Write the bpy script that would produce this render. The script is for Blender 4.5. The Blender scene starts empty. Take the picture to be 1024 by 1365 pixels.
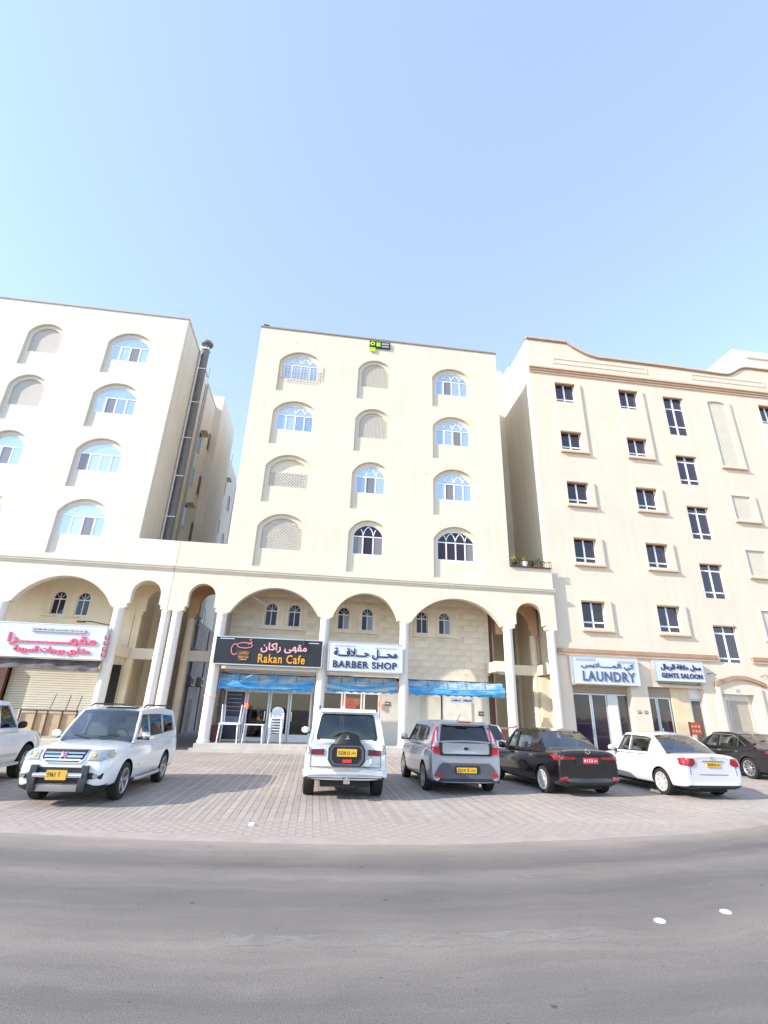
import bpy, math, random
from math import sin, cos, pi, radians, sqrt
from mathutils import Vector, Matrix, geometry
from mathutils.bvhtree import BVHTree
random.seed(7)
SC = bpy.context.scene
COL = SC.collection

# ------------------------------------------------------------------ camera
EYE = 1.7
CF, CP, CR, CY = 655.1, radians(22.107), radians(-1.870), radians(6.850)
fw = Vector((sin(CY)*cos(CP), cos(CY)*cos(CP), sin(CP)))
rt = Vector((cos(CY), -sin(CY), 0))
up = rt.cross(fw)
# image u axis = rt*cos - up*sin ; image v-up axis = rt*sin + up*cos
ru = rt*cos(CR) - up*sin(CR)
rv = rt*sin(CR) + up*cos(CR)
cd = bpy.data.cameras.new('camera')
cam = bpy.data.objects.new('camera', cd)
COL.objects.link(cam)
cam.matrix_world = Matrix(((ru.x, rv.x, -fw.x, 0), (ru.y, rv.y, -fw.y, 0), (ru.z, rv.z, -fw.z, EYE), (0, 0, 0, 1)))
cd.sensor_fit = 'VERTICAL'
cd.sensor_height = 36.0
cd.lens = CF/1365*36.0
cd.clip_start = 0.05
cd.clip_end = 4000
SC.camera = cam

# ------------------------------------------------------------------ light
SUN_EL, SUN_OFF = radians(29), radians(20)       # off = angle in front of the facade plane
sun_dir = Vector((-cos(SUN_EL)*cos(SUN_OFF), -cos(SUN_EL)*sin(SUN_OFF), sin(SUN_EL)))
w = bpy.data.worlds.new('World')
SC.world = w
w.use_nodes = True
nt = w.node_tree
sky = nt.nodes.new('ShaderNodeTexSky')
sky.sky_type = 'NISHITA'
sky.sun_disc = False
sky.sun_elevation = SUN_EL
sky.sun_rotation = math.atan2(sun_dir.x, sun_dir.y)
sky.air_density = 1.0
sky.dust_density = .25
sky.ozone_density = 3.0
veil = nt.nodes.new('ShaderNodeMix'); veil.data_type = 'RGBA'; veil.blend_type = 'MIX'
veil.inputs[0].default_value = .36
veil.inputs[7].default_value = (1.74, 1.87, 2.28, 1)      # thin bright desert haze
nt.links.new(sky.outputs[0], veil.inputs[6])
nt.links.new(veil.outputs[2], nt.nodes['Background'].inputs[0])
nt.nodes['Background'].inputs[1].default_value = 0.15
sl = bpy.data.lights.new('sun', 'SUN')
sl.energy = 2.0
sl.angle = radians(0.6)
sl.color = (1.0, 0.93, 0.82)
so = bpy.data.objects.new('sun', sl)
COL.objects.link(so)
so.rotation_euler = sun_dir.to_track_quat('Z', 'Y').to_euler()
SC.view_settings.view_transform = 'Standard'
SC.view_settings.look = 'None'
SC.view_settings.gamma = 1
SC.view_settings.use_curve_mapping = False
SC.view_settings.exposure = 1.8
SC.render.engine = 'CYCLES'
SC.cycles.max_bounces = 8
SC.cycles.transparent_max_bounces = 12
SC.cycles.use_denoising = True

# ------------------------------------------------------------------ materials
MATS = {}
def mat(name, col, rough=0.6, metal=0.0, var=0.08, scale=2.0, bump=0.0, bscale=40.0, streak=0.0, emit=0.0, coat=0.0, spec=0.5):
    if name in MATS: return MATS[name]
    m = bpy.data.materials.new(name); m.use_nodes = True
    n = m.node_tree; b = n.nodes['Principled BSDF']; L = n.links
    b.inputs['Roughness'].default_value = rough
    b.inputs['Metallic'].default_value = metal
    b.inputs['Specular IOR Level'].default_value = spec
    b.inputs['Coat Weight'].default_value = coat
    b.inputs['Coat Roughness'].default_value = 0.04
    tc = n.nodes.new('ShaderNodeTexCoord')
    nz = n.nodes.new('ShaderNodeTexNoise'); nz.inputs['Scale'].default_value = scale; nz.inputs['Detail'].default_value = 6
    L.new(tc.outputs['Object'], nz.inputs['Vector'])
    rp = n.nodes.new('ShaderNodeMapRange'); rp.inputs['From Min'].default_value = .3; rp.inputs['From Max'].default_value = .7
    rp.inputs['To Min'].default_value = 1-var; rp.inputs['To Max'].default_value = 1+var
    L.new(nz.outputs['Fac'], rp.inputs['Value'])
    mul = n.nodes.new('ShaderNodeVectorMath'); mul.operation = 'SCALE'; mul.inputs[0].default_value = col[:3]
    last = rp.outputs[0]
    if streak:
        mp = n.nodes.new('ShaderNodeMapping'); mp.inputs['Scale'].default_value = (2.2, 2.2, .12)
        L.new(tc.outputs['Object'], mp.inputs['Vector'])
        n2 = n.nodes.new('ShaderNodeTexNoise'); n2.inputs['Scale'].default_value = 1.6; n2.inputs['Detail'].default_value = 8
        L.new(mp.outputs[0], n2.inputs['Vector'])
        r2 = n.nodes.new('ShaderNodeMapRange'); r2.inputs['From Min'].default_value = .45; r2.inputs['From Max'].default_value = .75
        r2.inputs['To Min'].default_value = 1; r2.inputs['To Max'].default_value = 1-streak
        L.new(n2.outputs['Fac'], r2.inputs['Value'])
        mm = n.nodes.new('ShaderNodeMath'); mm.operation = 'MULTIPLY'
        L.new(last, mm.inputs[0]); L.new(r2.outputs[0], mm.inputs[1]); last = mm.outputs[0]
    L.new(last, mul.inputs['Scale'])
    L.new(mul.outputs[0], b.inputs['Base Color'])
    if bump:
        n3 = n.nodes.new('ShaderNodeTexNoise'); n3.inputs['Scale'].default_value = bscale; n3.inputs['Detail'].default_value = 4
        L.new(tc.outputs['Object'], n3.inputs['Vector'])
        bp = n.nodes.new('ShaderNodeBump'); bp.inputs['Strength'].default_value = bump; bp.inputs['Distance'].default_value = .02
        L.new(n3.outputs['Fac'], bp.inputs['Height']); L.new(bp.outputs[0], b.inputs['Normal'])
    if emit:
        b.inputs['Emission Color'].default_value = (*col[:3], 1); b.inputs['Emission Strength'].default_value = emit
    MATS[name] = m
    return m

def glass(name, tint, refl=0.35, transp=True, rough=0.02, base=(.02, .025, .03), rmax=.95):
    if name in MATS: return MATS[name]
    m = bpy.data.materials.new(name); m.use_nodes = True
    n = m.node_tree; n.nodes.clear(); L = n.links
    out = n.nodes.new('ShaderNodeOutputMaterial')
    gl = n.nodes.new('ShaderNodeBsdfGlossy'); gl.inputs['Roughness'].default_value = rough; gl.inputs['Color'].default_value = (1, 1, 1, 1)
    if transp:
        tr = n.nodes.new('ShaderNodeBsdfTransparent'); tr.inputs[0].default_value = (*tint, 1)
    else:
        tr = n.nodes.new('ShaderNodeBsdfDiffuse'); tr.inputs[0].default_value = (*base, 1)
    lw = n.nodes.new('ShaderNodeLayerWeight'); lw.inputs['Blend'].default_value = .35
    mr = n.nodes.new('ShaderNodeMapRange'); mr.inputs['To Min'].default_value = refl; mr.inputs['To Max'].default_value = rmax
    L.new(lw.outputs['Facing'], mr.inputs['Value'])
    mx = n.nodes.new('ShaderNodeMixShader')
    L.new(mr.outputs[0], mx.inputs[0]); L.new(tr.outputs[0], mx.inputs[1]); L.new(gl.outputs[0], mx.inputs[2])
    L.new(mx.outputs[0], out.inputs[0])
    if not transp:
        nz = n.nodes.new('ShaderNodeTexNoise'); nz.inputs['Scale'].default_value = 1.2
        bp = n.nodes.new('ShaderNodeBump'); bp.inputs['Strength'].default_value = .06; bp.inputs['Distance'].default_value = .05
        tc = n.nodes.new('ShaderNodeTexCoord'); L.new(tc.outputs['Object'], nz.inputs['Vector'])
        L.new(nz.outputs['Fac'], bp.inputs['Height']); L.new(bp.outputs[0], gl.inputs['Normal'])
    MATS[name] = m
    return m

CREAM = mat('cream_render', (.705, .617, .475), .85, var=.045, scale=.5, bump=.15, bscale=60, streak=.07)
CREAML = mat('pale_render', (.70, .632, .525), .85, var=.045, scale=.5, bump=.15, bscale=60, streak=.07)
PEACH = mat('peach_render', (.72, .59, .455), .85, var=.03, scale=.6, bump=.15, bscale=60, streak=.05)
TRIM = mat('cornice_paint', (.64, .55, .42), .8, var=.05)
BROWN = mat('brown_trim', (.40, .24, .15), .8, var=.08, streak=.1)
COLM = mat('column_paint', (.74, .67, .58), .7, var=.04, streak=.06)
SOFFIT = mat('soffit_paint', (.62, .38, .22), .85, var=.08)
INNER = mat('inner_wall_paint', (.78, .66, .47), .85, var=.06, scale=1, streak=.1, bump=.1)
STONES = [mat('stone_tile_%s' % k, c, .6, var=.13, scale=1.6, bump=.1, bscale=20) for k, c in
          (('buff', (.72, .595, .43)), ('sand', (.74, .62, .455)), ('grey', (.725, .61, .45)), ('pale', (.76, .645, .48)))]
WHITE = mat('white_frame', (.80, .80, .80), .45, var=.03)
ALU = mat('aluminium', (.55, .56, .57), .35, metal=.6, var=.05)
BLIND = mat('blind_panel', (.60, .53, .44), .9, var=.06, scale=30, bump=.4, bscale=25)
BLINDG = mat('grey_blind_panel', (.52, .47, .42), .9, var=.04, bump=.3)
BLUEG = glass('blue_reflective_glass', (0, 0, 0), .36, False, .04, (.17, .27, .39))
BLUEG2 = glass('blue_reflective_glass_pale', (0, 0, 0), .40, False, .05, (.27, .35, .45))
BLUEG3 = glass('blue_reflective_glass_deep', (0, 0, 0), .30, False, .05, (.13, .20, .31))
DARKG = glass('dark_tinted_glass', (0, 0, 0), .02, False, .03, (.030, .018, .028), .35)
CURT = glass('curtained_glass', (0, 0, 0), .05, False, .05, (.20, .175, .17), .5)
SHOPG = glass('shop_glass', (.30, .30, .29), .05, True)
DARK = mat('dark_interior', (.015, .013, .012), .8, var=.2)
BLACK = mat('black_plastic', (.010, .010, .012), .5, var=.1)
RUBBER = mat('tyre_rubber', (.016, .015, .015), .85, var=.15, scale=8)
RED = mat('red_plastic', (.55, .03, .03), .3, var=.1)
CHROME = mat('chrome', (.75, .75, .76), .12, metal=1, var=.02)
GALV = mat('galvanised_steel', (.17, .16, .16), .6, metal=.0, var=.12, streak=.2)
BLUECLOTH = mat('blue_awning_cloth', (.025, .19, .45), .7, var=.45, scale=1.8, bump=.3, bscale=8)
GREYCLOTH = mat('faded_awning_cloth', (.24, .34, .40), .8, var=.45, scale=1.6, bump=.3, bscale=9)
PLASTIC = mat('white_plastic', (.78, .78, .78), .4, var=.03)
REDSIGN = mat('pink_letter', (.80, .10, .18), .4, var=.04)
YELSIGN = mat('yellow_letter', (.72, .33, .015), .4, var=.04)
NAVY = mat('navy_letter', (.022, .018, .07), .5, var=.05)
STEEL = mat('steel_blue_letter', (.07, .10, .18), .5, var=.05)
SIGNW = mat('white_sign_face', (.58, .60, .67), .4, var=.03, scale=1)
SIGNK = mat('black_sign_face', (.014, .014, .018), .4, var=.1)
PLATEY = mat('yellow_plate', (.62, .36, .03), .45, var=.03)
BROWNM = mat('brown_metal', (.10, .04, .025), .6, var=.2)
LEAF = mat('leaf_green', (.08, .16, .035), .6, var=.35, scale=12)
TERRA = mat('terracotta', (.40, .16, .08), .8, var=.15)

def cloth(name, ca, cb, lo, hi):
    m = bpy.data.materials.new(name); m.use_nodes = True; n = m.node_tree; L = n.links; b = n.nodes['Principled BSDF']
    b.inputs['Roughness'].default_value = .75
    tc = n.nodes.new('ShaderNodeTexCoord'); mp = n.nodes.new('ShaderNodeMapping'); mp.inputs['Scale'].default_value = (.9, 1, 3.5)
    nz = n.nodes.new('ShaderNodeTexNoise'); nz.inputs['Scale'].default_value = 1.3; nz.inputs['Detail'].default_value = 8; nz.inputs['Roughness'].default_value = .65
    L.new(tc.outputs['Object'], mp.inputs[0]); L.new(mp.outputs[0], nz.inputs['Vector'])
    r = n.nodes.new('ShaderNodeValToRGB'); e = r.color_ramp.elements; e[0].position, e[0].color = lo, (*ca, 1); e[1].position, e[1].color = hi, (*cb, 1)
    L.new(nz.outputs['Fac'], r.inputs[0]); L.new(r.outputs[0], b.inputs['Base Color'])
    n2 = n.nodes.new('ShaderNodeTexNoise'); n2.inputs['Scale'].default_value = 14; L.new(mp.outputs[0], n2.inputs['Vector'])
    bp = n.nodes.new('ShaderNodeBump'); bp.inputs['Strength'].default_value = .2; bp.inputs['Distance'].default_value = .03
    L.new(n2.outputs['Fac'], bp.inputs['Height']); L.new(bp.outputs[0], b.inputs['Normal'])
    MATS[name] = m; return m
BLUECLOTH = cloth('blue_awning_fabric', (.02, .23, .50), (.22, .46, .58), .42, .72)
GREYCLOTH = cloth('faded_awning_fabric', (.06, .30, .52), (.40, .42, .40), .38, .58)
# ------------------------------------------------------------------ mesh helpers
def link(name, me, parent=None):
    o = bpy.data.objects.new(name, me); COL.objects.link(o)
    if parent is not None:
        o.parent = parent
        o.matrix_parent_inverse = parent_inv(parent)
    return o
def parent_inv(p):
    m = Matrix.Identity(4)
    if p.get('_abs'): m = Matrix.Translation(p.location).inverted()
    return m
def tag(o, label=None, cat=None, group=None, kind=None):
    if label: o['label'] = label
    if cat: o['category'] = cat
    if group: o['group'] = group
    if kind: o['kind'] = kind
    return o
def thing(name, label, cat, loc, group=None, absolute=True, rotz=0):
    o = bpy.data.objects.new(name, None); COL.objects.link(o)
    o.location = loc; o.rotation_euler = (0, 0, rotz); o.empty_display_size = .2
    if absolute: o['_abs'] = 1
    return tag(o, label, cat, group)

def inpoly(x, y, P):
    c = False; j = len(P)-1
    for i in range(len(P)):
        if (P[i][1] > y) != (P[j][1] > y) and x < (P[j][0]-P[i][0])*(y-P[i][1])/(P[j][1]-P[i][1])+P[i][0]: c = not c
        j = i
    return c
def tri2d(outer, holes=(), step=None):
    pts = [Vector(p[:2]) for p in outer]; edges = [(i, (i+1) % len(outer)) for i in range(len(outer))]
    for h in holes:
        b = len(pts); pts += [Vector(p[:2]) for p in h]; edges += [(b+i, b+(i+1) % len(h)) for i in range(len(h))]
    if step:
        x0 = min(p.x for p in pts); x1 = max(p.x for p in pts); y0 = min(p.y for p in pts); y1 = max(p.y for p in pts)
        y = y0+step*.5
        while y < y1:
            x = x0+step*.5
            while x < x1:
                if inpoly(x, y, outer) and not any(inpoly(x, y, h) for h in holes): pts.append(Vector((x, y)))
                x += step
            y += step
    v, e, f, *_ = geometry.delaunay_2d_cdt(pts, edges, [], 1, 1e-5)
    out = []
    for t in f:
        cx = sum(v[i].x for i in t)/3; cy = sum(v[i].y for i in t)/3
        if inpoly(cx, cy, outer) and not any(inpoly(cx, cy, h) for h in holes): out.append(tuple(t))
    return [(p.x, p.y) for p in v], out

class MB:
    def __init__(s): s.v = []; s.f = []; s.m = []; s.mats = []
    def mi(s, m):
        if m not in s.mats: s.mats.append(m)
        return s.mats.index(m)
    def add(s, v, f, m=None):
        b = len(s.v); s.v += [tuple(p) for p in v]
        k = s.mi(m) if m else 0
        for q in f: s.f.append(tuple(i+b for i in q)); s.m.append(k)
        return s
    def box(s, x0, x1, y0, y1, z0, z1, m=None):
        v = [(x, y, z) for z in (z0, z1) for y in (y0, y1) for x in (x0, x1)]
        return s.add(v, [(0, 2, 3, 1), (4, 5, 7, 6), (0, 1, 5, 4), (2, 6, 7, 3), (0, 4, 6, 2), (1, 3, 7, 5)], m)
    def slab(s, outer, y0, y1, holes=(), m=None, step=None, fn=None):
        """polygon in x,z extruded from y0 to y1"""
        P, T = tri2d(outer, holes, step)
        n = len(P); v = [(p[0], y0, p[1]) for p in P]+[(p[0], y1, p[1]) for p in P]
        f = []
        for t in T:
            a, b, c = [P[i] for i in t]
            ccw = (b[0]-a[0])*(c[1]-a[1])-(b[1]-a[1])*(c[0]-a[0]) > 0
            t = t if ccw else t[::-1]
            f.append(t); f.append(tuple(i+n for i in t[::-1]))
        from collections import defaultdict
        ec = {}
        for t in f[::2]:
            for i in range(3):
                a, b = t[i], t[(i+1) % 3]
                if (b, a) in ec: del ec[(b, a)]
                else: ec[(a, b)] = 1
        for (a, b) in ec: f.append((b, a, a+n, b+n))
        if fn: v = [fn(*p) for p in v]
        return s.add(v, f, m)
    def cyl(s, p0, p1, r0, r1=None, n=16, m=None, caps=True):
        r1 = r0 if r1 is None else r1
        p0 = Vector(p0); p1 = Vector(p1); d = (p1-p0).normalized()
        a = d.orthogonal().normalized(); b = d.cross(a)
        v = [p0+(a*cos(2*pi*i/n)+b*sin(2*pi*i/n))*r0 for i in range(n)]+[p1+(a*cos(2*pi*i/n)+b*sin(2*pi*i/n))*r1 for i in range(n)]
        f = [(i, (i+1) % n, n+(i+1) % n, n+i) for i in range(n)]
        if caps: f += [tuple(range(n))[::-1], tuple(range(n, 2*n))]
        return s.add(v, f, m)
    def tube(s, pts, r, n=6, m=None):
        for a, b in zip(pts, pts[1:]): s.cyl(a, b, r, n=n, m=m)
        return s
    def lathe(s, prof, n=28, axis='x', c=(0, 0, 0), m=None):
        v = []; k = len(prof)
        for i in range(n):
            t = 2*pi*i/n
            for (a, r) in prof:
                if axis == 'x': v.append((c[0]+a, c[1]+r*cos(t), c[2]+r*sin(t)))
                else: v.append((c[0]+r*cos(t), c[1]+r*sin(t), c[2]+a))
        f = [(i*k+j, i*k+j+1, ((i+1) % n)*k+j+1, ((i+1) % n)*k+j) for i in range(n) for j in range(k-1)]
        return s.add(v, f, m)
    def build(s, name, m=None, parent=None, smooth=False, angle=40):
        me = bpy.data.meshes.new(name); me.from_pydata(s.v, [], s.f)
        for q in (s.mats or [m]): me.materials.append(q)
        if len(s.mats) > 1: me.polygons.foreach_set('material_index', s.m)
        if m is not None and not s.mats: pass
        if smooth:
            me.shade_smooth(); me.set_sharp_from_angle(angle=radians(angle))
        me.update()
        return link(name, me, parent)
def rect(x0, x1, z0, z1): return [(x0, z0), (x1, z0), (x1, z1), (x0, z1)]
def seg_arch(c, hw, z0, zs, za, n=14):
    """flat bottom, straight sides to zs, circular segment to za"""
    r = (hw*hw+(za-zs)**2)/(2*(za-zs)); zc = za-r; a0 = math.asin(min(1, hw/r)); 
    if za-zs > hw: a0 = pi-a0
    arc = [(c+r*sin(a0-2*a0*i/n), zc+r*cos(a0-2*a0*i/n)) for i in range(n+1)]
    return [(c-hw, z0), (c+hw, z0)]+arc
def bx(name, m, parent, *a, **k): return MB().box(*a).build(name, m, parent)

# Arabic letters in visual order
AR = {'ا': (0xFE8D, 2), 'ب': (0xFE8F, 4), 'ة': (0xFE93, 2), 'ت': (0xFE95, 4), 'ج': (0xFE9D, 4), 'ح': (0xFEA1, 4), 'ر': (0xFEAD, 2),
      'س': (0xFEB1, 4), 'ش': (0xFEB5, 4), 'ع': (0xFEC9, 4), 'ق': (0xFED5, 4), 'ك': (0xFED9, 4), 'ل': (0xFEDD, 4), 'م': (0xFEE1, 4),
      'ن': (0xFEE5, 4), 'ه': (0xFEE9, 4), 'و': (0xFEED, 2), 'ى': (0xFEEF, 2), 'ي': (0xFEF1, 4)}
def arabic(s):
    out = []; i = 0; prev = False
    while i < len(s):
        c = s[i]
        if c == '\u0640': out.append(c); prev = True; i += 1; continue
        if c not in AR: out.append(c); prev = False; i += 1; continue
        nx = s[i+1] if i+1 < len(s) else ''
        if c == 'ل' and nx == 'ا':
            out.append(chr(0xFEFC if prev else 0xFEFB)); prev = False; i += 2; continue
        b, n = AR[c]; join = n == 4 and (nx in AR or nx == '\u0640') and nx != ''
        out.append(chr(b+((3 if prev else 2) if join else (1 if prev else 0)))); prev = join; i += 1
    return ''.join(reversed(out))
def text_mesh(name, s, x0, x1, z0, z1, y, m, parent, depth=.03, bold=.02, ar=False, xf=None):
    """lettering fitted into the box x0..x1, z0..z1 on the plane y, facing -y"""
    cu = bpy.data.curves.new('t', 'FONT'); cu.body = arabic(s) if ar else s; cu.size = 1
    cu.offset = 0 if ar else bold*.6; cu.space_character = 1.12 if not ar else 1.0; cu.resolution_u = 3
    o = bpy.data.objects.new('t', cu); COL.objects.link(o)
    me = bpy.data.meshes.new_from_object(o.evaluated_get(bpy.context.evaluated_depsgraph_get()))
    bpy.data.objects.remove(o)
    xs = [v.co.x for v in me.vertices]; ys = [v.co.y for v in me.vertices]
    ax, bx_, ay, by = min(xs), max(xs), min(ys), max(ys)
    P = [(x0+(v.co.x-ax)/(bx_-ax)*(x1-x0), z0+(v.co.y-ay)/(by-ay)*(z1-z0)) for v in me.vertices]
    F = [tuple(p.vertices) for p in me.polygons]
    n = len(P); mb = MB(); f = []; ec = {}
    for t in F:
        f.append(t); 
        for i in range(len(t)):
            a, b = t[i], t[(i+1) % len(t)]
            if (b, a) in ec: del ec[(b, a)]
            else: ec[(a, b)] = 1
    for (a, b) in ec: f.append((b, a, a+n, b+n))
    k = (z1-z0)*.028 if ar else 0
    for i, (ox, oz) in enumerate(((0, 0), (k, 0), (-k, 0), (0, k), (0, -k), (k*.7, k*.7), (-k*.7, -k*.7), (k*.7, -k*.7), (-k*.7, k*.7)) if ar and depth > .005 else ((0, 0),)):
        e = i*.0006
        v = [(p[0]+ox, y-depth-e, p[1]+oz) for p in P]+[(p[0]+ox, y, p[1]+oz) for p in P]
        if xf: v = [xf(*p) for p in v]
        mb.add(v, f)
    bpy.data.meshes.remove(me)
    return mb.build(name, m, parent)

# ------------------------------------------------------------------ ground, road, parking lot
def edge_y(x):
    t = max(-14, min(14, x-.8)); y = 8.1+.027*t*t
    if abs(x-.8) > 14: y += .5*(abs(x-.8)-14)*.6
    return y
def ground_mat(name, kind):
    m = bpy.data.materials.new(name); m.use_nodes = True
    n = m.node_tree; b = n.nodes['Principled BSDF']; L = n.links
    tc = n.nodes.new('ShaderNodeTexCoord')
    def noise(sc, det=6, vec=None, rough=.5):
        q = n.nodes.new('ShaderNodeTexNoise'); q.inputs['Scale'].default_value = sc; q.inputs['Detail'].default_value = det
        q.inputs['Roughness'].default_value = rough
        L.new(vec or tc.outputs['Object'], q.inputs['Vector']); return q.outputs['Fac']
    def ramp(src, pts):
        q = n.nodes.new('ShaderNodeValToRGB'); L.new(src, q.inputs[0]); e = q.color_ramp.elements
        e[0].position, e[0].color = pts[0][0], (*pts[0][1], 1); e[1].position, e[1].color = pts[-1][0], (*pts[-1][1], 1)
        for p, c in pts[1:-1]: k = e.new(p); k.color = (*c, 1)
        return q.outputs[0]
    def mix(a, c, f, mode='MULTIPLY'):
        q = n.nodes.new('ShaderNodeMix'); q.data_type = 'RGBA'; q.blend_type = mode
        for sck, val in ((q.inputs[6], a), (q.inputs[7], c)):
            if hasattr(val, 'links'): L.new(val, sck)
            else: sck.default_value = (*val, 1)
        if hasattr(f, 'links'): L.new(f, q.inputs[0])
        else: q.inputs[0].default_value = f
        return q.outputs[2]
    b.inputs['Roughness'].default_value = .85
    if kind == 'asphalt':
        # distance from the lot edge along the curve of the road
        sp = n.nodes.new('ShaderNodeSeparateXYZ'); L.new(tc.outputs['Object'], sp.inputs[0])
        def mth(op, a, c=None):
            q = n.nodes.new('ShaderNodeMath'); q.operation = op
            for i, v in enumerate((a, c)):
                if v is None: continue
                if hasattr(v, 'links'): L.new(v, q.inputs[i])
                else: q.inputs[i].default_value = v
            return q.outputs[0]
        dx = mth('SUBTRACT', sp.outputs[0], .8); q2 = mth('MULTIPLY', mth('MULTIPLY', dx, dx), .027)
        d = mth('SUBTRACT', mth('ADD', q2, 8.1), sp.outputs[1])
        wob = mth('MULTIPLY', mth('SUBTRACT', noise(.7, 8, None, .65), .5), .6)
        d = mth('ADD', d, wob)
        dn = mth('DIVIDE', d, 8.0)
        band = ramp(dn, [(0, (1.9, 1.78, 1.66)), (.035, (1.55, 1.48, 1.40)), (.09, (1.08, 1.07, 1.05)), (.15, (.74, .75, .77)), (.20, (1.14, 1.13, 1.10)), (.27, (.78, .79, .81)), (.36, (.96, .96, .95)), (.42, (1.22, 1.20, 1.16)), (.52, (.84, .85, .86)), (.8, (1.0, 1.0, 1.0)), (1, (1.02, 1.01, 1.0))])
        mpv = n.nodes.new('ShaderNodeCombineXYZ'); L.new(mth('MULTIPLY', sp.outputs[0], .30), mpv.inputs[0]); L.new(mth('MULTIPLY', d, 3.2), mpv.inputs[1])
        st = ramp(noise(1.5, 10, mpv.outputs[0], .7), [(.3, (.84, .84, .85)), (.7, (1.15, 1.14, 1.12))])
        fine = ramp(noise(60, 4, None, .8), [(.3, (.72, .72, .73)), (.7, (1.28, 1.27, 1.26))])
        patch = ramp(noise(1.1, 8), [(.3, (.92, .92, .93)), (.72, (1.08, 1.07, 1.06))])
        c = mix((.186, .166, .149), band, 1.0); c = mix(c, st, 1.0); c = mix(c, fine, .9); c = mix(c, patch, 1.0)
        # oil spots
        vo = n.nodes.new('ShaderNodeTexVoronoi'); vo.inputs['Scale'].default_value = 1.6; L.new(tc.outputs['Object'], vo.inputs['Vector'])
        sp_ = ramp(vo.outputs['Distance'], [(0, (.38, .37, .37)), (.030, (.5, .5, .5)), (.055, (1, 1, 1))])
        c = mix(c, sp_, .9)
        vo2 = n.nodes.new('ShaderNodeTexVoronoi'); vo2.inputs['Scale'].default_value = 5.5; L.new(tc.outputs['Object'], vo2.inputs['Vector'])
        c = mix(c, ramp(vo2.outputs['Distance'], [(0, (.5, .5, .5)), (.05, (.65, .65, .65)), (.09, (1, 1, 1))]), .8)
        # fine cracks in some places
        wv = n.nodes.new('ShaderNodeVectorMath'); wv.operation = 'ADD'; L.new(tc.outputs['Object'], wv.inputs[0])
        wn = n.nodes.new('ShaderNodeTexNoise'); wn.inputs['Scale'].default_value = 2.2; wn.inputs['Detail'].default_value = 6; L.new(tc.outputs['Object'], wn.inputs['Vector'])
        ws = n.nodes.new('ShaderNodeVectorMath'); ws.operation = 'SCALE'; ws.inputs['Scale'].default_value = .5; L.new(wn.outputs['Color'], ws.inputs[0]); L.new(ws.outputs[0], wv.inputs[1])
        vc = n.nodes.new('ShaderNodeTexVoronoi'); vc.feature = 'DISTANCE_TO_EDGE'; vc.inputs['Scale'].default_value = .55; L.new(wv.outputs[0], vc.inputs['Vector'])
        crack = ramp(vc.outputs['Distance'], [(0, (.55, .55, .55)), (.004, (.7, .7, .7)), (.009, (1, 1, 1))])
        msk = ramp(noise(.5, 3), [(.52, (0, 0, 0)), (.62, (.3, .3, .3))])
        c = mix(c, crack, msk)
        L.new(c, b.inputs['Base Color'])
        bp = n.nodes.new('ShaderNodeBump'); bp.inputs['Strength'].default_value = .5; bp.inputs['Distance'].default_value = .01
        L.new(noise(120, 3), bp.inputs['Height']); L.new(bp.outputs[0], b.inputs['Normal'])
    elif kind == 'paver':
        oi = n.nodes.new('ShaderNodeObjectInfo')
        big = ramp(noise(.5, 8), [(.3, (.86, .86, .87)), (.7, (1.1, 1.09, 1.07))])
        mid = ramp(noise(5, 8), [(.3, (.9, .9, .9)), (.7, (1.08, 1.08, 1.08))])
        fine = ramp(noise(140, 2), [(.3, (.86, .86, .87)), (.7, (1.14, 1.14, 1.13))])
        vo = n.nodes.new('ShaderNodeTexVoronoi'); vo.inputs['Scale'].default_value = .9; L.new(tc.outputs['Object'], vo.inputs['Vector'])
        fine = mix(fine, ramp(vo.outputs['Distance'], [(0, (.72, .71, .70)), (.07, (.85, .85, .84)), (.14, (1, 1, 1))]), 1.0)
        at = n.nodes.new('ShaderNodeAttribute'); at.attribute_name = 'tone'
        c = mix((.365, .312, .268), big, 1.0); c = mix(c, mid, 1.0); c = mix(c, fine, .7); c = mix(c, at.outputs['Color'], 1.0)
        L.new(c, b.inputs['Base Color'])
        bp = n.nodes.new('ShaderNodeBump'); bp.inputs['Strength'].default_value = .4; bp.inputs['Distance'].default_value = .006
        L.new(noise(90, 3), bp.inputs['Height']); L.new(bp.outputs[0], b.inputs['Normal'])
    elif kind == 'joint':
        c = mix((.315, .278, .245), ramp(noise(6, 8), [(.3, (.8, .8, .8)), (.7, (1.2, 1.2, 1.2))]), 1.0)
        L.new(c, b.inputs['Base Color'])
    else:
        c = mix((.30, .26, .22), ramp(noise(.3, 8), [(.3, (.8, .8, .8)), (.7, (1.15, 1.15, 1.15))]), 1.0)
        L.new(c, b.inputs['Base Color'])
    return m
ASPH = ground_mat('worn_asphalt', 'asphalt'); PAVE = ground_mat('sandy_paver', 'paver'); JOINT = ground_mat('sand_joint', 'joint'); DESERT = ground_mat('dusty_ground', 'dust')

MB().add([(-600, -600, -.03), (600, -600, -.03), (600, 600, -.03), (-600, 600, -.03)], [(0, 1, 2, 3)]).build('ground', DESERT)['kind'] = 'structure'
xs = [-60+i*1.0 for i in range(121)]
v = []; f = []
for x in xs:
    v += [(x, -9, .0), (x, -3, .0), (x, 2, .0), (x, edge_y(x)+.05, .0)]
for i in range(len(xs)-1):
    for j in range(3): a = i*4+j; f.append((a, a+4, a+5, a+1))
MB().add(v, f).build('road', ASPH)['kind'] = 'structure'
v = []; f = []
for x in xs: v += [(x, edge_y(x), .0095), (x, 60, .0095)]
for i in range(len(xs)-1): a = i*2; f.append((a, a+2, a+3, a+1))
lot = MB().add(v, f).build('parking_lot', JOINT); lot['kind'] = 'structure'
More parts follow.
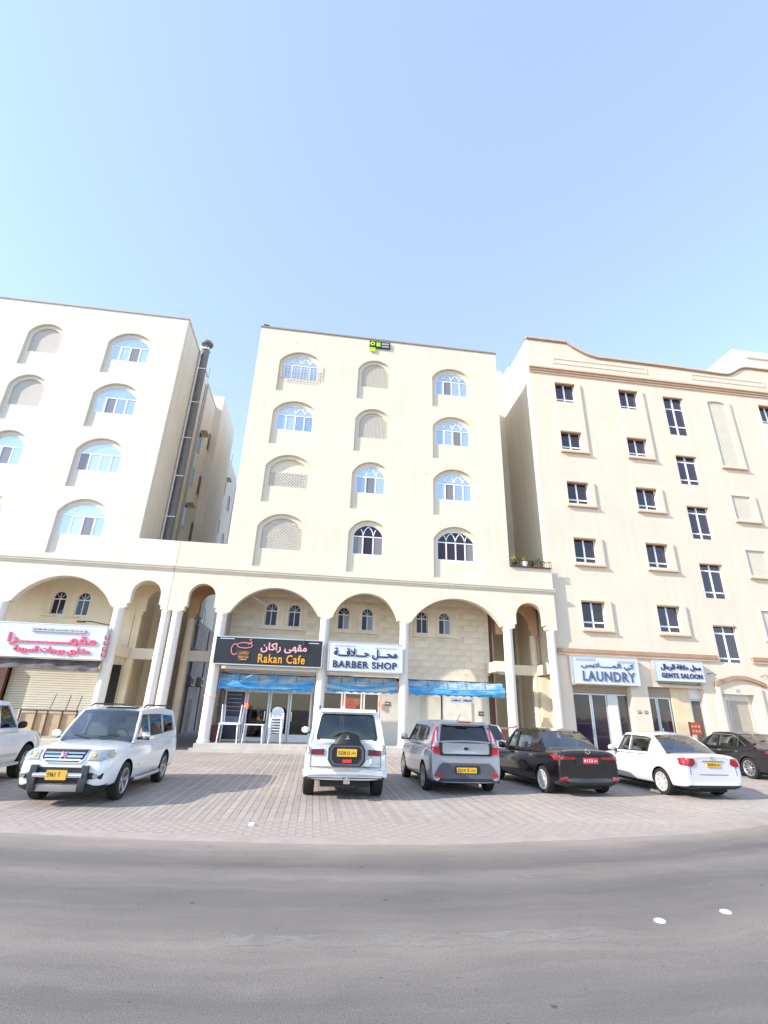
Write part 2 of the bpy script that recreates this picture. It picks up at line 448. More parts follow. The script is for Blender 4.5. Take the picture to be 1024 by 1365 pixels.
# pavers: columns run towards the buildings
PX, PY = .125, .25
near = []; far = []
random.seed(3)
coltone = {}
i0, i1 = int(-13/PX), int(19/PX)
for i in range(i0, i1):
    x = i*PX
    coltone[i] = random.uniform(.96, 1.03) + (.06 if i % 2 else -.06)
    sparse = x < -9 or x > 13
    y = edge_y(x)+.12+(i % 2)*PY*.5
    while y < 22.2:
        ok = True
        lim = 9 if y < 12 else 9+(y-12)*1.0
        if -lim < x < lim+4.5:
            fade = min(1, max(0, (y-edge_y(x)-.6)/1.2))
            near.append((y, i, x, fade))
        y += PY
near.sort()
def paver_geo(x, y, h, jx, jy): 
    e = .003; b = .007
    return [(x+e, y+e, .001), (x+PX-e, y+e, .001), (x+PX-e, y+PY-e, .001), (x+e, y+PY-e, .001),
            (x+e+b*.4, y+e+b*.4, h+jx), (x+PX-e-b*.4, y+e+b*.4, h+jy), (x+PX-e-b*.4, y+PY-e-b*.4, h+jx), (x+e+b*.4, y+PY-e-b*.4, h+jy)]
PF = [(4, 5, 6, 7), (0, 1, 5, 4), (1, 2, 6, 5), (2, 3, 7, 6), (3, 0, 4, 7)]
def tone_mesh(name, items, parent, center=None):
    V = []; Fc = []; cols = []
    for (y, i, x, fade) in items:
        k = coltone[i]*random.uniform(.975, 1.025); k = 1.03+(k-1.0)*(.35+.65*fade)
        if center: x, yy = -PX/2, -PY/2
        else: yy = y
        b = len(V); V += paver_geo(x, yy, .011+.004*fade, random.uniform(-.0008, .0008), random.uniform(-.0008, .0008))
        Fc += [tuple(b+q for q in t) for t in PF]; cols += [k]*5
    me = bpy.data.meshes.new(name); me.from_pydata(V, [], Fc); me.materials.append(PAVE)
    ca = me.color_attributes.new('tone', 'FLOAT_COLOR', 'CORNER')
    arr = []
    for p, k in zip(me.polygons, cols): arr += [k, k, k, 1]*p.loop_total
    ca.data.foreach_set('color', arr)
    return link(name, me, parent)
singles = near[:290]; rest = near[290:]
protos = []
for k in range(12):
    o = tone_mesh('paver', [singles[k]], lot, True); protos.append(o.data)
    o.location = (singles[k][2]+PX/2, singles[k][0]+PY/2, 0)
for q in singles[12:]:
    o = link('paver', random.choice(protos), lot); o.location = (q[2]+PX/2, q[0]+PY/2, 0)
tone_mesh('pavers', rest, lot)['kind'] = 'stuff'
# dusty worn edge strip between road and pavers
random.seed(12)
v = []; f = []; xf_ = [-60+i*.25 for i in range(481)]; jit = 0
for x in xf_:
    jit = jit*.8+random.uniform(-.035, .035)
    v += [(x, edge_y(x)-.17+jit, .0012), (x, edge_y(x)-.03+jit*.5, .011), (x, edge_y(x)+.15, .0165)]
for i in range(len(xf_)-1):
    for j in range(2): a = i*3+j; f.append((a, a+3, a+4, a+1))
MB().add(v, f).build('kerb_strip', mat('kerb_concrete', (.35, .298, .256), .9, var=.10, scale=2.5, bump=.25))['kind'] = 'structure'
# worn lane marking
LANE = mat('worn_lane_paint', (.36, .345, .32), .85, var=.2, scale=6)
mk = LANE.node_tree; bs = mk.nodes['Principled BSDF']
tc = mk.nodes.new('ShaderNodeTexCoord'); nz = mk.nodes.new('ShaderNodeTexNoise'); nz.inputs['Scale'].default_value = 5; nz.inputs['Detail'].default_value = 4; nz.inputs['Roughness'].default_value = .6
mk.links.new(tc.outputs['Object'], nz.inputs['Vector'])
mrr = mk.nodes.new('ShaderNodeMapRange'); mrr.inputs['From Min'].default_value = .40; mrr.inputs['From Max'].default_value = .62; mrr.inputs['To Max'].default_value = .38
mk.links.new(nz.outputs['Fac'], mrr.inputs['Value']); mk.links.new(mrr.outputs[0], bs.inputs['Alpha'])
v = []; f = []
for i in range(26):
    x = -.55+i*.13; yy = 4.88+.035*(x-.9)**2
    v += [(x, yy-.10-.015*sin(x*7), .005), (x, yy+.10+.015*sin(x*11), .005)]
for i in range(25): a = i*2; f.append((a, a+2, a+3, a+1))
MB().add(v, f).build('lane_marking', LANE)['kind'] = 'structure'
PARKL = mat('parking_line_paint', (.5, .48, .45), .85, var=.2, scale=9)
for (x, y0, y1, sh) in ((11.35, 13.2, 16.5, .0), (-7.6, 11.9, 12.2, 0)):
    MB().add([(x, y0, .021), (x+.1, y0, .021), (x+.1+sh, y1, .021), (x+sh, y1, .021)], [(0, 1, 2, 3)]).build('parking_line', PARKL)['kind'] = 'structure'
def road_stud(x, y, lab):
    prof = [(0, .052), (.008, .050), (.015, .038), (.018, .017), (.0185, .0)]
    o = MB().lathe(prof, 18, 'z', (0, 0, 0)).build('road_stud', mat('white_ceramic', (.85, .85, .84), .3), None, True)
    o.location = (x, y, .001); tag(o, lab, 'road stud', 'white studs on the road')
road_stud(3.29, 5.19, 'white ceramic road stud, nearer to the middle of the road view')
road_stud(4.11, 5.38, 'white ceramic road stud, the one closer to the right edge')
tag(MB().box(-.86, -.78, 9.02, 9.07, .012, .05).build('paper_scrap', PLASTIC), 'small scrap of white paper lying on the pavers near the road', 'litter')

# ------------------------------------------------------------------ shared building pieces
D = 22.8
GROUND_Z = .31
def arched_window(hw, h_spring, h_apex, nlights, glassmats, fan=True, bars=True, fanmat=None, kind='interlaced'):
    """builder: frame mesh with pane children, origin at sill centre, faces -y"""
    made = {}
    def place(x, y, z, parent):
        m = MB()
        out = seg_arch(0, hw, 0, h_spring, h_apex, 16)
        inn = seg_arch(0, hw-.05, .05, h_spring, h_apex-.05, 16)
        m.slab(out, -.03, .03, [inn])
        p = 2*hw/nlights
        ht = h_spring*.93
        m.box(-hw+.05, hw-.05, -.025, .025, ht-.025, ht+.025)
        for k in range(1, nlights): m.box(-hw+k*p-.03, -hw+k*p+.03, -.028, .028, .05, ht-.026)
        zt = ht+.026
        R = (hw*hw+(h_apex-h_spring)**2)/(2*(h_apex-h_spring)); zc = h_apex-R
        def inside(a, b): return a*a+(b-zc)**2 < (R-.04)**2 and abs(a) < hw-.03
        if kind == 'interlaced':
            for k in range(0, nlights+1):
                cx = -hw+k*p
                for rr in (p,) if nlights > 3 else (p*.99,):
                    pts = [(cx+rr*cos(t*pi/14), zt+rr*1.15*sin(t*pi/14)) for t in range(15)]
                    for a, b in zip(pts, pts[1:]):
                        if inside(*a) and inside(*b): 
                            dx, dz = b[0]-a[0], b[1]-a[1]; l = sqrt(dx*dx+dz*dz); nx, nz_ = -dz/l*.022, dx/l*.022
                            m.slab([(a[0]-nx, a[1]-nz_), (b[0]-nx, b[1]-nz_), (b[0]+nx, b[1]+nz_), (a[0]+nx, a[1]+nz_)], -.018, .018)
        elif kind == 'fan':
            for t in (50, 90, 130) if hw > .5 else (55, 125):
                a = radians(t); m.slab([(-.012+.0*cos(a), zt), (.012, zt), (.012+hw*.75*cos(a), zt+hw*.75*sin(a)*.8), (-.012+hw*.75*cos(a), zt+hw*.75*sin(a)*.8)], -.018, .018)
        if 'w' not in made:
            o = m.build('window', WHITE, parent); made['w'] = o.data
        else: o = link('window', made['w'], parent)
        o.location = (x, y, z)
        for k in range(nlights):
            g = glassmats[k % len(glassmats)]
            pm = MB().box(-hw+k*p+.03, -hw+(k+1)*p-.03, -.006+.012*(k % 2), .006+.012*(k % 2), .04, ht-.02)
            link2(pm.build('pane', random.choice((BLUEG, BLUEG2, BLUEG2, BLUEG3)) if g == BLUEG else g), o)
        top = [q for q in seg_arch(0, hw-.045, ht+.02, h_spring, h_apex-.045, 16)]
        link2(MB().slab(top, -.006, .006).build('fanlight_pane', BLUEG2 if (fanmat or glassmats[0]) == BLUEG and random.random() < .6 else (fanmat or glassmats[0])), o)
        return o
    return place
def link2(o, parent):
    o.parent = parent; return o

# ------------------------------------------------------------------ window niche positions (shared design of the two cream buildings)
ROWS = [8.75, 12.02, 15.30, 18.58]
def niche(c, hw, sill): return seg_arch(c, hw, sill-.93, sill+1.07, sill+1.77, 16)
def winhole(c, hw, sill): return seg_arch(c, hw, sill, sill+1.02, sill+1.58, 16)
D1, D2, D3 = .13, .12, .3       # niche depth, inner recess, backing

def upper_facade(bld, X0, X1, Z0, Z1, specs, wallmat, capcol):
    niches = [niche(c, hn, s) for (c, hn, hw, s, kd) in specs if not (c-hn < X0)]
    MB().slab(rect(X0, X1, Z0, Z1), D, D+D1, niches).build('facade_wall', wallmat, bld)
    holes = [winhole(c, hw, s) for (c, hn, hw, s, kd) in specs]
    MB().slab(rect(X0, X1, Z0, Z1), D+D1+.001, D+D1+D2, holes).build('niche_wall', wallmat, bld)
    # roof coping
    MB().box(X0-.03, X1+.03, D-.05, D+.32, Z1, Z1+.09).build('coping', capcol, bld)

def lattice(bld, c, z0, z1, hw, arch=None, name='screen_panel'):
    y = D+D1+.06
    back = MB()
    poly = arch or rect(c-hw, c+hw, z0, z1)
    back.slab(poly, y+.035, y+.06)
    b = back.build(name, BLIND, bld)
    m = MB(); s = .165
    nx = int(2*hw/s); nz_ = int((z1-z0)/s)
    for i in range(nx+1):
        for j in range(nz_+1):
            cx = c-hw+(i+.5)*2*hw/(nx+1); cz = z0+(j+.5)*s
            ox = [(cx+.078*cos(k*pi/4+pi/8), cz+.078*sin(k*pi/4+pi/8)) for k in range(8)]
            ix = [(cx+.05*cos(k*pi/4+pi/8), cz+.05*sin(k*pi/4+pi/8)) for k in range(8)]
            if all(inpoly(*p, poly) for p in ox): 
                V = [(p[0], y, p[1]) for p in ox]+[(p[0], y, p[1]) for p in ix]+[(p[0], y+.035, p[1]) for p in ox]+[(p[0], y+.035, p[1]) for p in ix]
                F_ = []
                for k in range(8):
                    q = (k+1) % 8
                    F_ += [(k, q, 8+q, 8+k), (k, 16+k, 16+q, q), (8+k, 8+q, 24+q, 24+k)]
                m.add(V, F_)
    l = m.build('lattice_ring', mat('pale_lattice', (.68, .62, .53), .85), b)
    l['kind'] = 'stuff'
    return b

W4 = arched_window(.965, 1.02, 1.58, 4, [BLUEG])
W3 = arched_window(.765, 1.02, 1.58, 3, [BLUEG])
def fill_openings(bld, specs):
    for (c, hn, hw, s, kd) in specs:
        y = D+D1+D2-.05
        if kd == 'screen':
            lattice(bld, c, s+.03, s+1.55, hw, winhole(c, hw, s))
            MB().box(c-hw-.02, c+hw+.02, D+D1+D2+.001, D+D1+D2+.03, s-.05, s+1.62).build('screen_backing', BLIND, bld)
        elif kd == 'halfscreen':
            MB().box(c-hw-.05, c+hw+.05, D+D1+D2+.001, D+D1+D2+.03, s-.05, s+1.62).build('blind_panel', CREAM, bld)
            lattice(bld, c+.02, s+.02, s+.86, hw+.03)
        elif kd in ('blind', 'blindg'):
            MB().slab(winhole(c, hw+.01, s), D+D1+.08, D+D1+.11).build('blind_panel', BLIND if kd == 'blind' else BLINDG, bld)
        elif kd == 'ribbed':
            p = MB().slab(winhole(c, hw+.01, s), D+D1+.08, D+D1+.11).build('blind_panel', BLIND, bld)
            m = MB(); k = -hw+.03
            while k < hw-.05:
                zt = s+1.0+.5*max(0, 1-(abs(k)/hw)**2)
                m.box(c+k, c+k+.035, D+D1+.055, D+D1+.081, s, zt); k += .075
            m.build('ribs', BLIND, p)['kind'] = 'stuff'
        else:
            n4 = 4 if hw > .9 else 3
            pal = {'blue': [BLUEG, BLUEG, MATS['curtained_glass'], BLUEG], 'blue0': [BLUEG], 'blue2': [BLUEG, CURT, BLUEG, BLUEG], 'dark': [DARKG, DARKG, DARKG, CURT], 'dark3': [CURT, DARKG, CURT],
                   'curt': [BLUEG, BLUEG, BLUEG, BLUEG], 'lb': [BLUEG, BLUEG, CURT, BLUEG], 'lb2': [BLUEG, CURT, BLUEG, BLUEG], 'lb3': [CURT, BLUEG, BLUEG, BLUEG]}[kd]
            fan = DARKG if kd in ('dark', 'dark3') else BLUEG
            arched_window(hw, 1.02, 1.58, n4, pal, fanmat=fan, kind='plain' if kd.startswith('lb') else 'interlaced')(c, y, s, bld)
            # dark room behind is not seen through the reflective panes; close the hole
            MB().box(c-hw-.02, c+hw+.02, D+D1+D2+.1, D+D1+D2+.13, s-.03, s+1.62).build('window_backing', DARK, bld)

# ------------------------------------------------------------------ arcade
ZSP, ZTOP = 5.56, 7.36
def big_arch(x0, x1):
    """pointed-shouldered flattened arch with little corbel steps, closed at the springing line"""
    c = (x0+x1)/2; hw = (x1-x0)/2-.13; zs = 5.68; rise = 6.84-zs
    n = 22
    pts = [(x0, ZSP-.5), (x1, ZSP-.5), (x1, ZSP+.03), (x1-.05, ZSP+.03), (x1-.05, zs-.04), (x1-.13, zs-.04)]
    r = (hw*hw+rise*rise)/(2*rise); a0 = math.asin(hw/r)
    for i in range(n+1):
        a = a0-2*a0*i/n
        pts.append((c+r*sin(a), zs+rise-r+r*cos(a)))
    pts += [(x0+.13, zs-.04), (x0+.05, zs-.04), (x0+.05, ZSP+.03), (x0, ZSP+.03)]
    return pts
def small_arch(x0, x1, apex=6.84):
    c = (x0+x1)/2; hw = (x1-x0)/2-.17
    pts = [(x0, ZSP-.5), (x1, ZSP-.5), (x1, ZSP+.03), (x1-.08, ZSP+.03), (x1-.08, 5.78), (x1-.17, 5.78)]
    zs = apex-hw
    for i in range(19):
        a = pi*i/18; k = 1.0
        pts.append((c+hw*k*cos(a), zs+hw*sin(a)))
    pts += [(x0+.17, 5.78), (x0+.08, 5.78), (x0+.08, ZSP+.03), (x0, ZSP+.03)]
    return pts
ATH = .34
def arcade_front(bld, X0, X1, opens, wallmat, cw_top):
    """opens: list of ('b'|'s', xl, xr) clear openings between columns"""
    # comb-shaped outline: wall from the springing line up, arches cut from below
    outline = [(X1, cw_top), (X0, cw_top), (X0, ZSP)]
    for (k, xl, xr) in opens:
        A = (big_arch if k == 'b' else small_arch)(xl, xr)
        A = A[2:]                       # drop the two lowest points
        outline += [(xl, ZSP)]+[p for p in reversed(A)]+[(xr, ZSP)]
    outline += [(X1, ZSP)]
    out = [outline[0]]
    for p in outline[1:]:
        if abs(p[0]-out[-1][0])+abs(p[1]-out[-1][1]) > 1e-4: out.append(p)
    MB().slab(out, D, D+ATH).build('arcade_wall', wallmat, bld)
def column(bld, x, r=.225, y=None, ring=False, z0=GROUND_Z):
    y = D+.18 if y is None else y
    prof = [(z0, r+.03), (z0+.1, r+.03), (z0+.12, r), (ZSP-.12, r*.97), (ZSP-.10, r*1.04), (ZSP-.04, r*1.04), (ZSP, r*1.0)]
    c = MB().lathe(prof, 26, 'z', (x, y, 0)).build('column', COLM, bld, True, 30)
    if ring:
        MB().lathe([(2.06, r*.99), (2.07, r+.022), (2.12, r+.022), (2.13, r*.99)], 26, 'z', (x, y, 0)).build('column_ring', COLM, c, True, 30)
    return c
def cornice(bld, X0, X1, z=7.36, name='cornice', m=None):
    # stepped moulding profile swept along x
    prof = [(0, 0), (-.05, 0), (-.05, .05), (-.10, .09), (-.10, .15), (-.13, .17), (-.13, .22), (0, .22)]
    V = [(x, D+a, z+b) for x in (X0, X1) for (a, b) in prof]; k = len(prof)
    F_ = [(i, (i+1) % k, k+(i+1) % k, k+i) for i in range(k)]+[tuple(range(k))[::-1], tuple(range(k, 2*k))]
    MB().add(V, F_).build(name, m or TRIM, bld)

# ------------------------------------------------------------------ LEFT BUILDING
LB = thing('apartment_building', 'pale apartment building at the left with a tall steel duct on its flank', 'building', (-14, D, 0))
specL = []
for s, kd in zip(ROWS, ('lb', 'lb', 'lb3', 'lb')):
    specL.append((-11.28, 1.15, .985, s, {8.75: 'lb', 12.02: 'lb3', 15.30: 'lb2', 18.58: 'lb'}[s]))
for s, kd in zip(ROWS, ('lb2', 'lb2', 'blindg', 'blindg')): specL.append((-15.55, .92, .74, s, kd))
for s in ROWS: specL.append((-19.3, 1.15, .985, s, 'lb'))
upper_facade(LB, -22.5, -8.62, 7.58, 21.72, specL, CREAML, mat('grey_coping', (.42, .40, .38), .8))
fill_openings(LB, specL)
MB().box(-22.5, -8.62, D+.28, 27.9, 8.0, 21.70).build('side_wall', CREAML, LB)
MB().box(-22.5, -9.0, 27.9, 33.6, 0, 21.05).build('rear_block', CREAML, LB)
MB().box(-22.5, -8.62, 28.15, 33.5, 0, 21.45).build('rear_wing', CREAML, LB)
MB().box(-15, -8.15, 31.2, 36, 7.3, 22.5).build('stair_tower', CREAML, LB)
MB().box(-20, -8.62, 36.01, 42, 0, 21.0).build('rear_wing', CREAML, LB)
MB().box(-20, -8.62, 42.3, 47, 0, 20.8).build('rear_wing', CREAML, LB)
MB().box(-22.5, -8.62, 25.02, 27.9, 0, 8.0).build('lower_side_wall', CREAML, LB)
MB().box(-8.64, -8.58, 28.14, 33.5, 21.45, 21.53).build('coping', TRIM, LB)
MB().box(-8.9, -8.56, D+.33, 27.95, 21.70, 21.78).build('coping', TRIM, LB)
# side windows (arched, dark) on the flank
def flank_window(y, z, hw, h, arch, parent, X=-8.62):
    poly = seg_arch(0, hw, 0, h-hw*.8, h, 8) if arch else rect(-hw, hw, 0, h)
    fn = lambda a, b, c: (X+b, y+a, z+c)
    w_ = MB().slab([(p[0]*1.25, p[1]*1.06-.03*h) for p in poly], 0, .035, [poly], fn=fn).build('window', CREAML, parent)
    MB().slab(poly, .002, .012, fn=fn).build('pane', DARKG, w_)
for (y, z, hw, h, a) in ((28.9, 16.7, .33, 1.3, 0), (31.0, 17.9, .35, 1.3, 1), (28.8, 11.6, .3, 1.35, 0), (30.6, 14.4, .35, 1.4, 1), (30.8, 11.3, .35, 1.3, 1),
                         (29.2, 8.9, .3, 1.2, 0), (32.6, 13.5, .2, .8, 0), (37.8, 17.6, .35, 1.2, 0), (40.2, 17.2, .4, 1.3, 1), (37.8, 14.4, .35, 1.2, 1), (40.2, 13.8, .4, 1.3, 1),
                         (37.2, 11, .35, 1.2, 0), (40.3, 10.4, .4, 1.3, 1), (38, 7.2, .4, 1.2, 1), (40.4, 4.6, .35, 1.2, 0), (30.5, 5.2, .4, 1.3, 1), (29, 5.0, .3, .9, 0), (28.8, 14.3, .25, 1.1, 0), (32.9, 17.2, .22, .8, 0), (32.7, 10.2, .22, .8, 0), (39.0, 12.2, .3, 1.0, 0), (43.5, 17.5, .4, 1.3, 1), (43.5, 14.2, .4, 1.3, 1), (43.5, 10.9, .4, 1.3, 1), (45.8, 17.5, .35, 1.2, 0), (45.8, 14.2, .35, 1.2, 0)):
    flank_window(y, z, hw, h, a, LB)
for (y, z) in ((29.3, 18.2), (29.2, 13.1), (38.2, 19.1), (35.7, 6.8)):
    m = MB().box(-8.62, -8.25, y-.45, y+.45, z, z+.06); m.build('window_canopy', TRIM, LB)
for (y, z0, z1, r) in ((28.05, 9.0, 21.2, .05), (33.52, 9.0, 20.8, .06), (34.1, 0, 21.0, .06), (36.4, 0, 19.5, .08)):
    MB().cyl((-8.50, y, z0), (-8.50, y, z1), r, n=10).build('drain_pipe', mat('grey_pipe', (.42, .40, .38), .6), LB, True)
MB().cyl((-8.75, 28.6, 21.4), (-8.75, 28.6, 22.9), .025, n=6).build('antenna_mast', GALV, LB)
MB().cyl((-8.75, 39.4, 20.9), (-8.75, 39.4, 22.1), .03, n=6).build('antenna_mast', GALV, LB)

# arcade of the left building: columns L0.., openings
opL = [('b', -19.0, -13.75), ('b', -13.3, -9.05), ('s', -8.56, -6.98)]
arcade_front(LB, -22.5, -6.77, opL, CREAML, ZTOP)
MB().box(-22.5, -6.77, D+.001, D+.30, ZTOP+.001, 7.57).build('frieze_wall', CREAML, LB)
MB().slab(rect(-8.62, -6.77, 7.58, 8.78), D, D+.30).build('parapet_wall', CREAML, LB)
cornice(LB, -22.5, -6.78)
for x in (-19.22, -13.53, -8.80, -6.80): column(LB, x, .23 if x < -7 else .205)
# inner walls
MB().slab(rect(-22.5, -8.75, GROUND_Z, 7.3), 24.7, 25.0, [rect(-13.42, -9.15, GROUND_Z+.001, 3.12)]+[seg_arch(c, .30, 5.42, 6.15, 6.5, 10) for c in (-12.20, -11.13)]).build('inner_wall', INNER, LB)
def shop_window(bld, c, z, hw=.29, frame_surround=True, y=24.7, fr=None):
    w_ = MB()
    o = seg_arch(c, hw, z, z+.75, z+1.1, 10); i_ = seg_arch(c, hw-.035, z+.035, z+.75, z+1.065, 10)
    w_.slab(o, y+.05, y+.09, [i_]); w_.box(c-.018, c+.018, y+.052, y+.088, z+.035, z+.74); w_.box(c-hw+.03, c+hw-.03, y+.053, y+.087, z+.70, z+.745)
    for t in (50, 90, 130):
        a = radians(t); w_.slab([(c-.01, z+.745), (c+.01, z+.745), (c+.01+.27*cos(a), z+.745+.27*sin(a)), (c-.01+.27*cos(a), z+.745+.27*sin(a))], y+.055, y+.085)
    f_ = w_.build('window', fr or WHITE, bld)
    MB().slab(rect(c-hw+.03, c-.015, z+.03, z+.72), y+.065, y+.075).build('pane', DARKG, f_)
    MB().slab(rect(c+.015, c+hw-.03, z+.03, z+.72), y+.065, y+.075).build('pane', CURT if random.random() < .5 else DARKG, f_)
    MB().slab(seg_arch(c, hw-.03, z+.735, z+.75, z+1.07, 10), y+.065, y+.075).build('fanlight_pane', DARKG, f_)
    MB().box(c-hw, c+hw, y+.12, y+.14, z, z+1.1).build('window_backing', DARK, bld)
    if frame_surround:
        MB().slab(seg_arch(c, hw+.12, z-.1, z+.75, z+1.22, 12), y-.05, y-.002, [seg_arch(c, hw+.002, z, z+.75, z+1.102, 12)]).build('window_surround', STONES[1], bld)
        MB().box(c-hw-.17, c+hw+.17, y-.09, y-.003, z-.16, z-.1).build('window_sill', STONES[3], bld)
for c in (-12.20, -11.13): shop_window(LB, c, 5.42, frame_surround=False)
for c in (-12.42, -11.38): MB().box(c-.35, c+.2, 24.55, 24.7, 5.32, 5.38).build('window_sill', INNER, LB)
# shutter
sh = MB().box(-13.4, -9.2, 24.86, 24.9, 1.35, 3.12).build('roller_shutter', mat('shutter_gap', (.22, .19, .14), .7), LB)
me0 = MB().box(-2.1, 2.1, -.02, .02, 0, .082).build('shutter_slat', mat('shutter_cream', (.62, .57, .46), .6, var=.1, scale=1), sh); me0.location = (-11.3, 24.83, 1.36)
for k in range(1, 18):
    o = link('shutter_slat', me0.data, sh); o.location = (-11.3, 24.83+.002*(k % 2), 1.36+k*.098)
MB().box(-13.42, -9.1, 24.78, 24.9, GROUND_Z, 1.34).build('shutter_base', mat('base_paint', (.58, .54, .48), .8, var=.1), LB)
bp_ = MB()
for a in (-12.5, -11.85, -11.4, -10.8, -10.2): bp_.box(a, a+.05, 24.6, 24.66, GROUND_Z, 1.33)
bp_.box(-12.5, -10.15, 24.6, 24.66, 1.28, 1.33)
tag(bp_.build('metal_barrier', BROWNM), 'brown metal frame standing under the closed roller shutter at the left', 'barrier')
tag(MB().box(-12.44, -10.25, 24.68, 24.72, GROUND_Z, 1.2).build('plywood_board', mat('plywood', (.50, .36, .22), .7, var=.15)), 'tan boards behind the brown metal frame of the restaurant', 'board')
MB().box(-13.9, -13.42, 24.5, 24.9, GROUND_Z, 3.2).build('door_jamb', BROWNM, LB)
MB().box(-9.14, -8.8, 24.55, 24.7, GROUND_Z, 3.3).build('door_jamb', DARK, LB)
tag(MB().tube([(-11.2, 24.3, 1.3), (-11.05, 24.3, 2.0)], .02).tube([(-10.55, 24.3, 1.3), (-10.45, 24.3, 1.95)], .02).tube([(-10.1, 24.3, 1.3), (-10.0, 24.3, 1.95)], .02).build('metal_rods', GALV), 'thin dark rods leaning in front of the roller shutter', 'rod')
# passage between the left building's last columns
def passage(bld, x0, x1, wallm, soff, back_y, zbeam=(3.60, 4.08), left_beam=True, right_beam=True, open_back=False, ledge=0):
    inner = small_arch(x0+.1, x1+.05, 6.82)
    top = [(x1+.3, 7.3), (x0-.2, 7.3), (x0-.2, ZSP), (x0+.1, ZSP)]+[p for p in reversed(inner[2:])]+[(x1+.05, ZSP), (x1+.3, ZSP)]
    out = [top[0]]
    for p in top[1:]:
        if abs(p[0]-out[-1][0])+abs(p[1]-out[-1][1]) > 1e-4: out.append(p)
    MB().slab(out, 24.72, 25.0).build('inner_arch_wall', soff, bld)
    MB().box(x0-.18, x1+.28, 24.70, 24.96, zbeam[0], zbeam[1]).build('cross_beam', wallm, bld)
    MB().box(x0-.2, x1+.3, D+ATH+.001, 24.71, 7.02, 7.28).build('passage_soffit', soff, bld)
passage(LB, -8.56, -6.98, CREAML, INNER, 28)
MB().box(-9.0, -8.6, D+.36, 24.69, 3.61, 4.07).build('side_beam', CREAML, LB)
MB().box(-8.73, -8.42, 24.735, 24.99, GROUND_Z, ZSP-.002).build('inner_pier', INNER, LB)
MB().box(-6.9, -6.74, D+.42, 28, GROUND_Z, 7.2).build('party_wall', INNER, LB)
MB().box(-8.74, -6.76, 27.0, 27.2, GROUND_Z, 7.2).build('passage_back_wall', INNER, LB)
wf = MB().slab(rect(-8.1, -7.3, 4.1, 6.7), 26.9, 26.95, [rect(-8.02, -7.38, 4.18, 5.9), rect(-8.02, -7.38, 5.98, 6.6)]).build('window', ALU, LB)
MB().box(-8.03, -7.37, 26.93, 26.94, 4.17, 6.62).build('pane', CURT, wf)
ac = thing('air_conditioner', 'boxy white air conditioner mounted on the wall of the passage behind the white pillars', 'air conditioner', (-7.75, 26.6, 2.6))
MB().box(-8.1, -7.35, 26.55, 26.85, 2.55, 3.25).build('casing', PLASTIC, ac)
g = MB()
for k in range(7): g.box(-8.02, -7.55, 26.53, 26.549, 2.62+k*.085, 2.66+k*.085)
g.build('grille', BLACK, ac)
MB().tube([(-8.05, 26.84, 2.5), (-8.05, 26.6, 2.5), (-7.4, 26.6, 2.5), (-7.4, 26.84, 2.5)], .02).build('bracket', GALV, ac)
tag(MB().box(-8.0, -7.2, 26.3, 26.8, GROUND_Z, 1.35).build('cabinet', BROWNM), 'dark brown cabinet at the back of the passage beside the restaurant', 'cabinet')
MB().box(-22.5, -6.0, D-.62, 25.0, .0, GROUND_Z).build('platform', mat('platform_paint', (.52, .47, .40), .85, var=.08, streak=.1), LB)

ALP = mat('alley_wall_dark', (.36, .30, .275), .85, var=.2, scale=.8, streak=.3)  # darker brown-grey than the pale render above, mottled and streaked
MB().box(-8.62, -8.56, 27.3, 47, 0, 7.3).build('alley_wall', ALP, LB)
MB().box(-8.6, -8.1, 33.8, 39.5, 5.1, 5.22).build('alley_canopy', ALP, LB)
def condenser(y, z, lab):
    a = thing('air_conditioner', lab, 'air conditioner', (-8.4, y, z), 'air conditioners in the alley')
    MB().box(-8.57, -8.22, y, y+.85, z, z+.6).build('casing', mat('dirty_casing', (.42, .39, .36), .6, var=.2), a)
    f_ = MB().lathe([(0, .24), (.02, .24), (.03, .20)], 18, 'x', (-8.22, y+.36, z+.3)).build('fan_ring', BLACK, a)
    MB().box(-8.22, -8.20, y+.12, y+.60, z+.28, z+.31).box(-8.22, -8.20, y+.34, y+.37, z+.06, z+.54).build('fan_guard', BLACK, a)
    MB().tube([(-8.57, y+.1, z-.02), (-8.2, y+.1, z-.02)], .02).tube([(-8.57, y+.75, z-.02), (-8.2, y+.75, z-.02)], .02).build('bracket', GALV, a)
for y, z, lab in ((29.6, 2.6, 'lowest grimy air conditioner nearest to the mouth of the alley'), (31.4, 2.9, 'second grimy air conditioner from the mouth of the alley'), (33.6, 2.7, 'third grimy air conditioner from the mouth of the alley'),
                  (36.0, 2.9, 'fourth grimy air conditioner from the mouth of the alley'), (39.0, 3.0, 'farthest grimy air conditioner down the alley')): condenser(y, z, lab)
for y in (28.2, 32.8, 37.6, 41.5):
    d_ = MB().box(-8.585, -8.55, y, y+1.0, .0, 2.1).build('alley_door', mat('brown_door', (.13, .09, .08), .7, var=.2), LB)
    MB().box(-8.55, -8.53, y+.85, y+.9, .95, 1.05).build('handle', GALV, d_)
for y in (30.6, 35.3, 40.6): MB().cyl((-8.5, y, 0), (-8.5, y, 7.1), .06, n=8).build('drain_pipe', MATS['grey_pipe'], LB, True)
tag(MB().box(-8.57, -8.35, 27.3, 27.6, 1.5, 1.62).build('alley_lamp', SIGNW), 'small pale lamp on the alley wall', 'lamp')

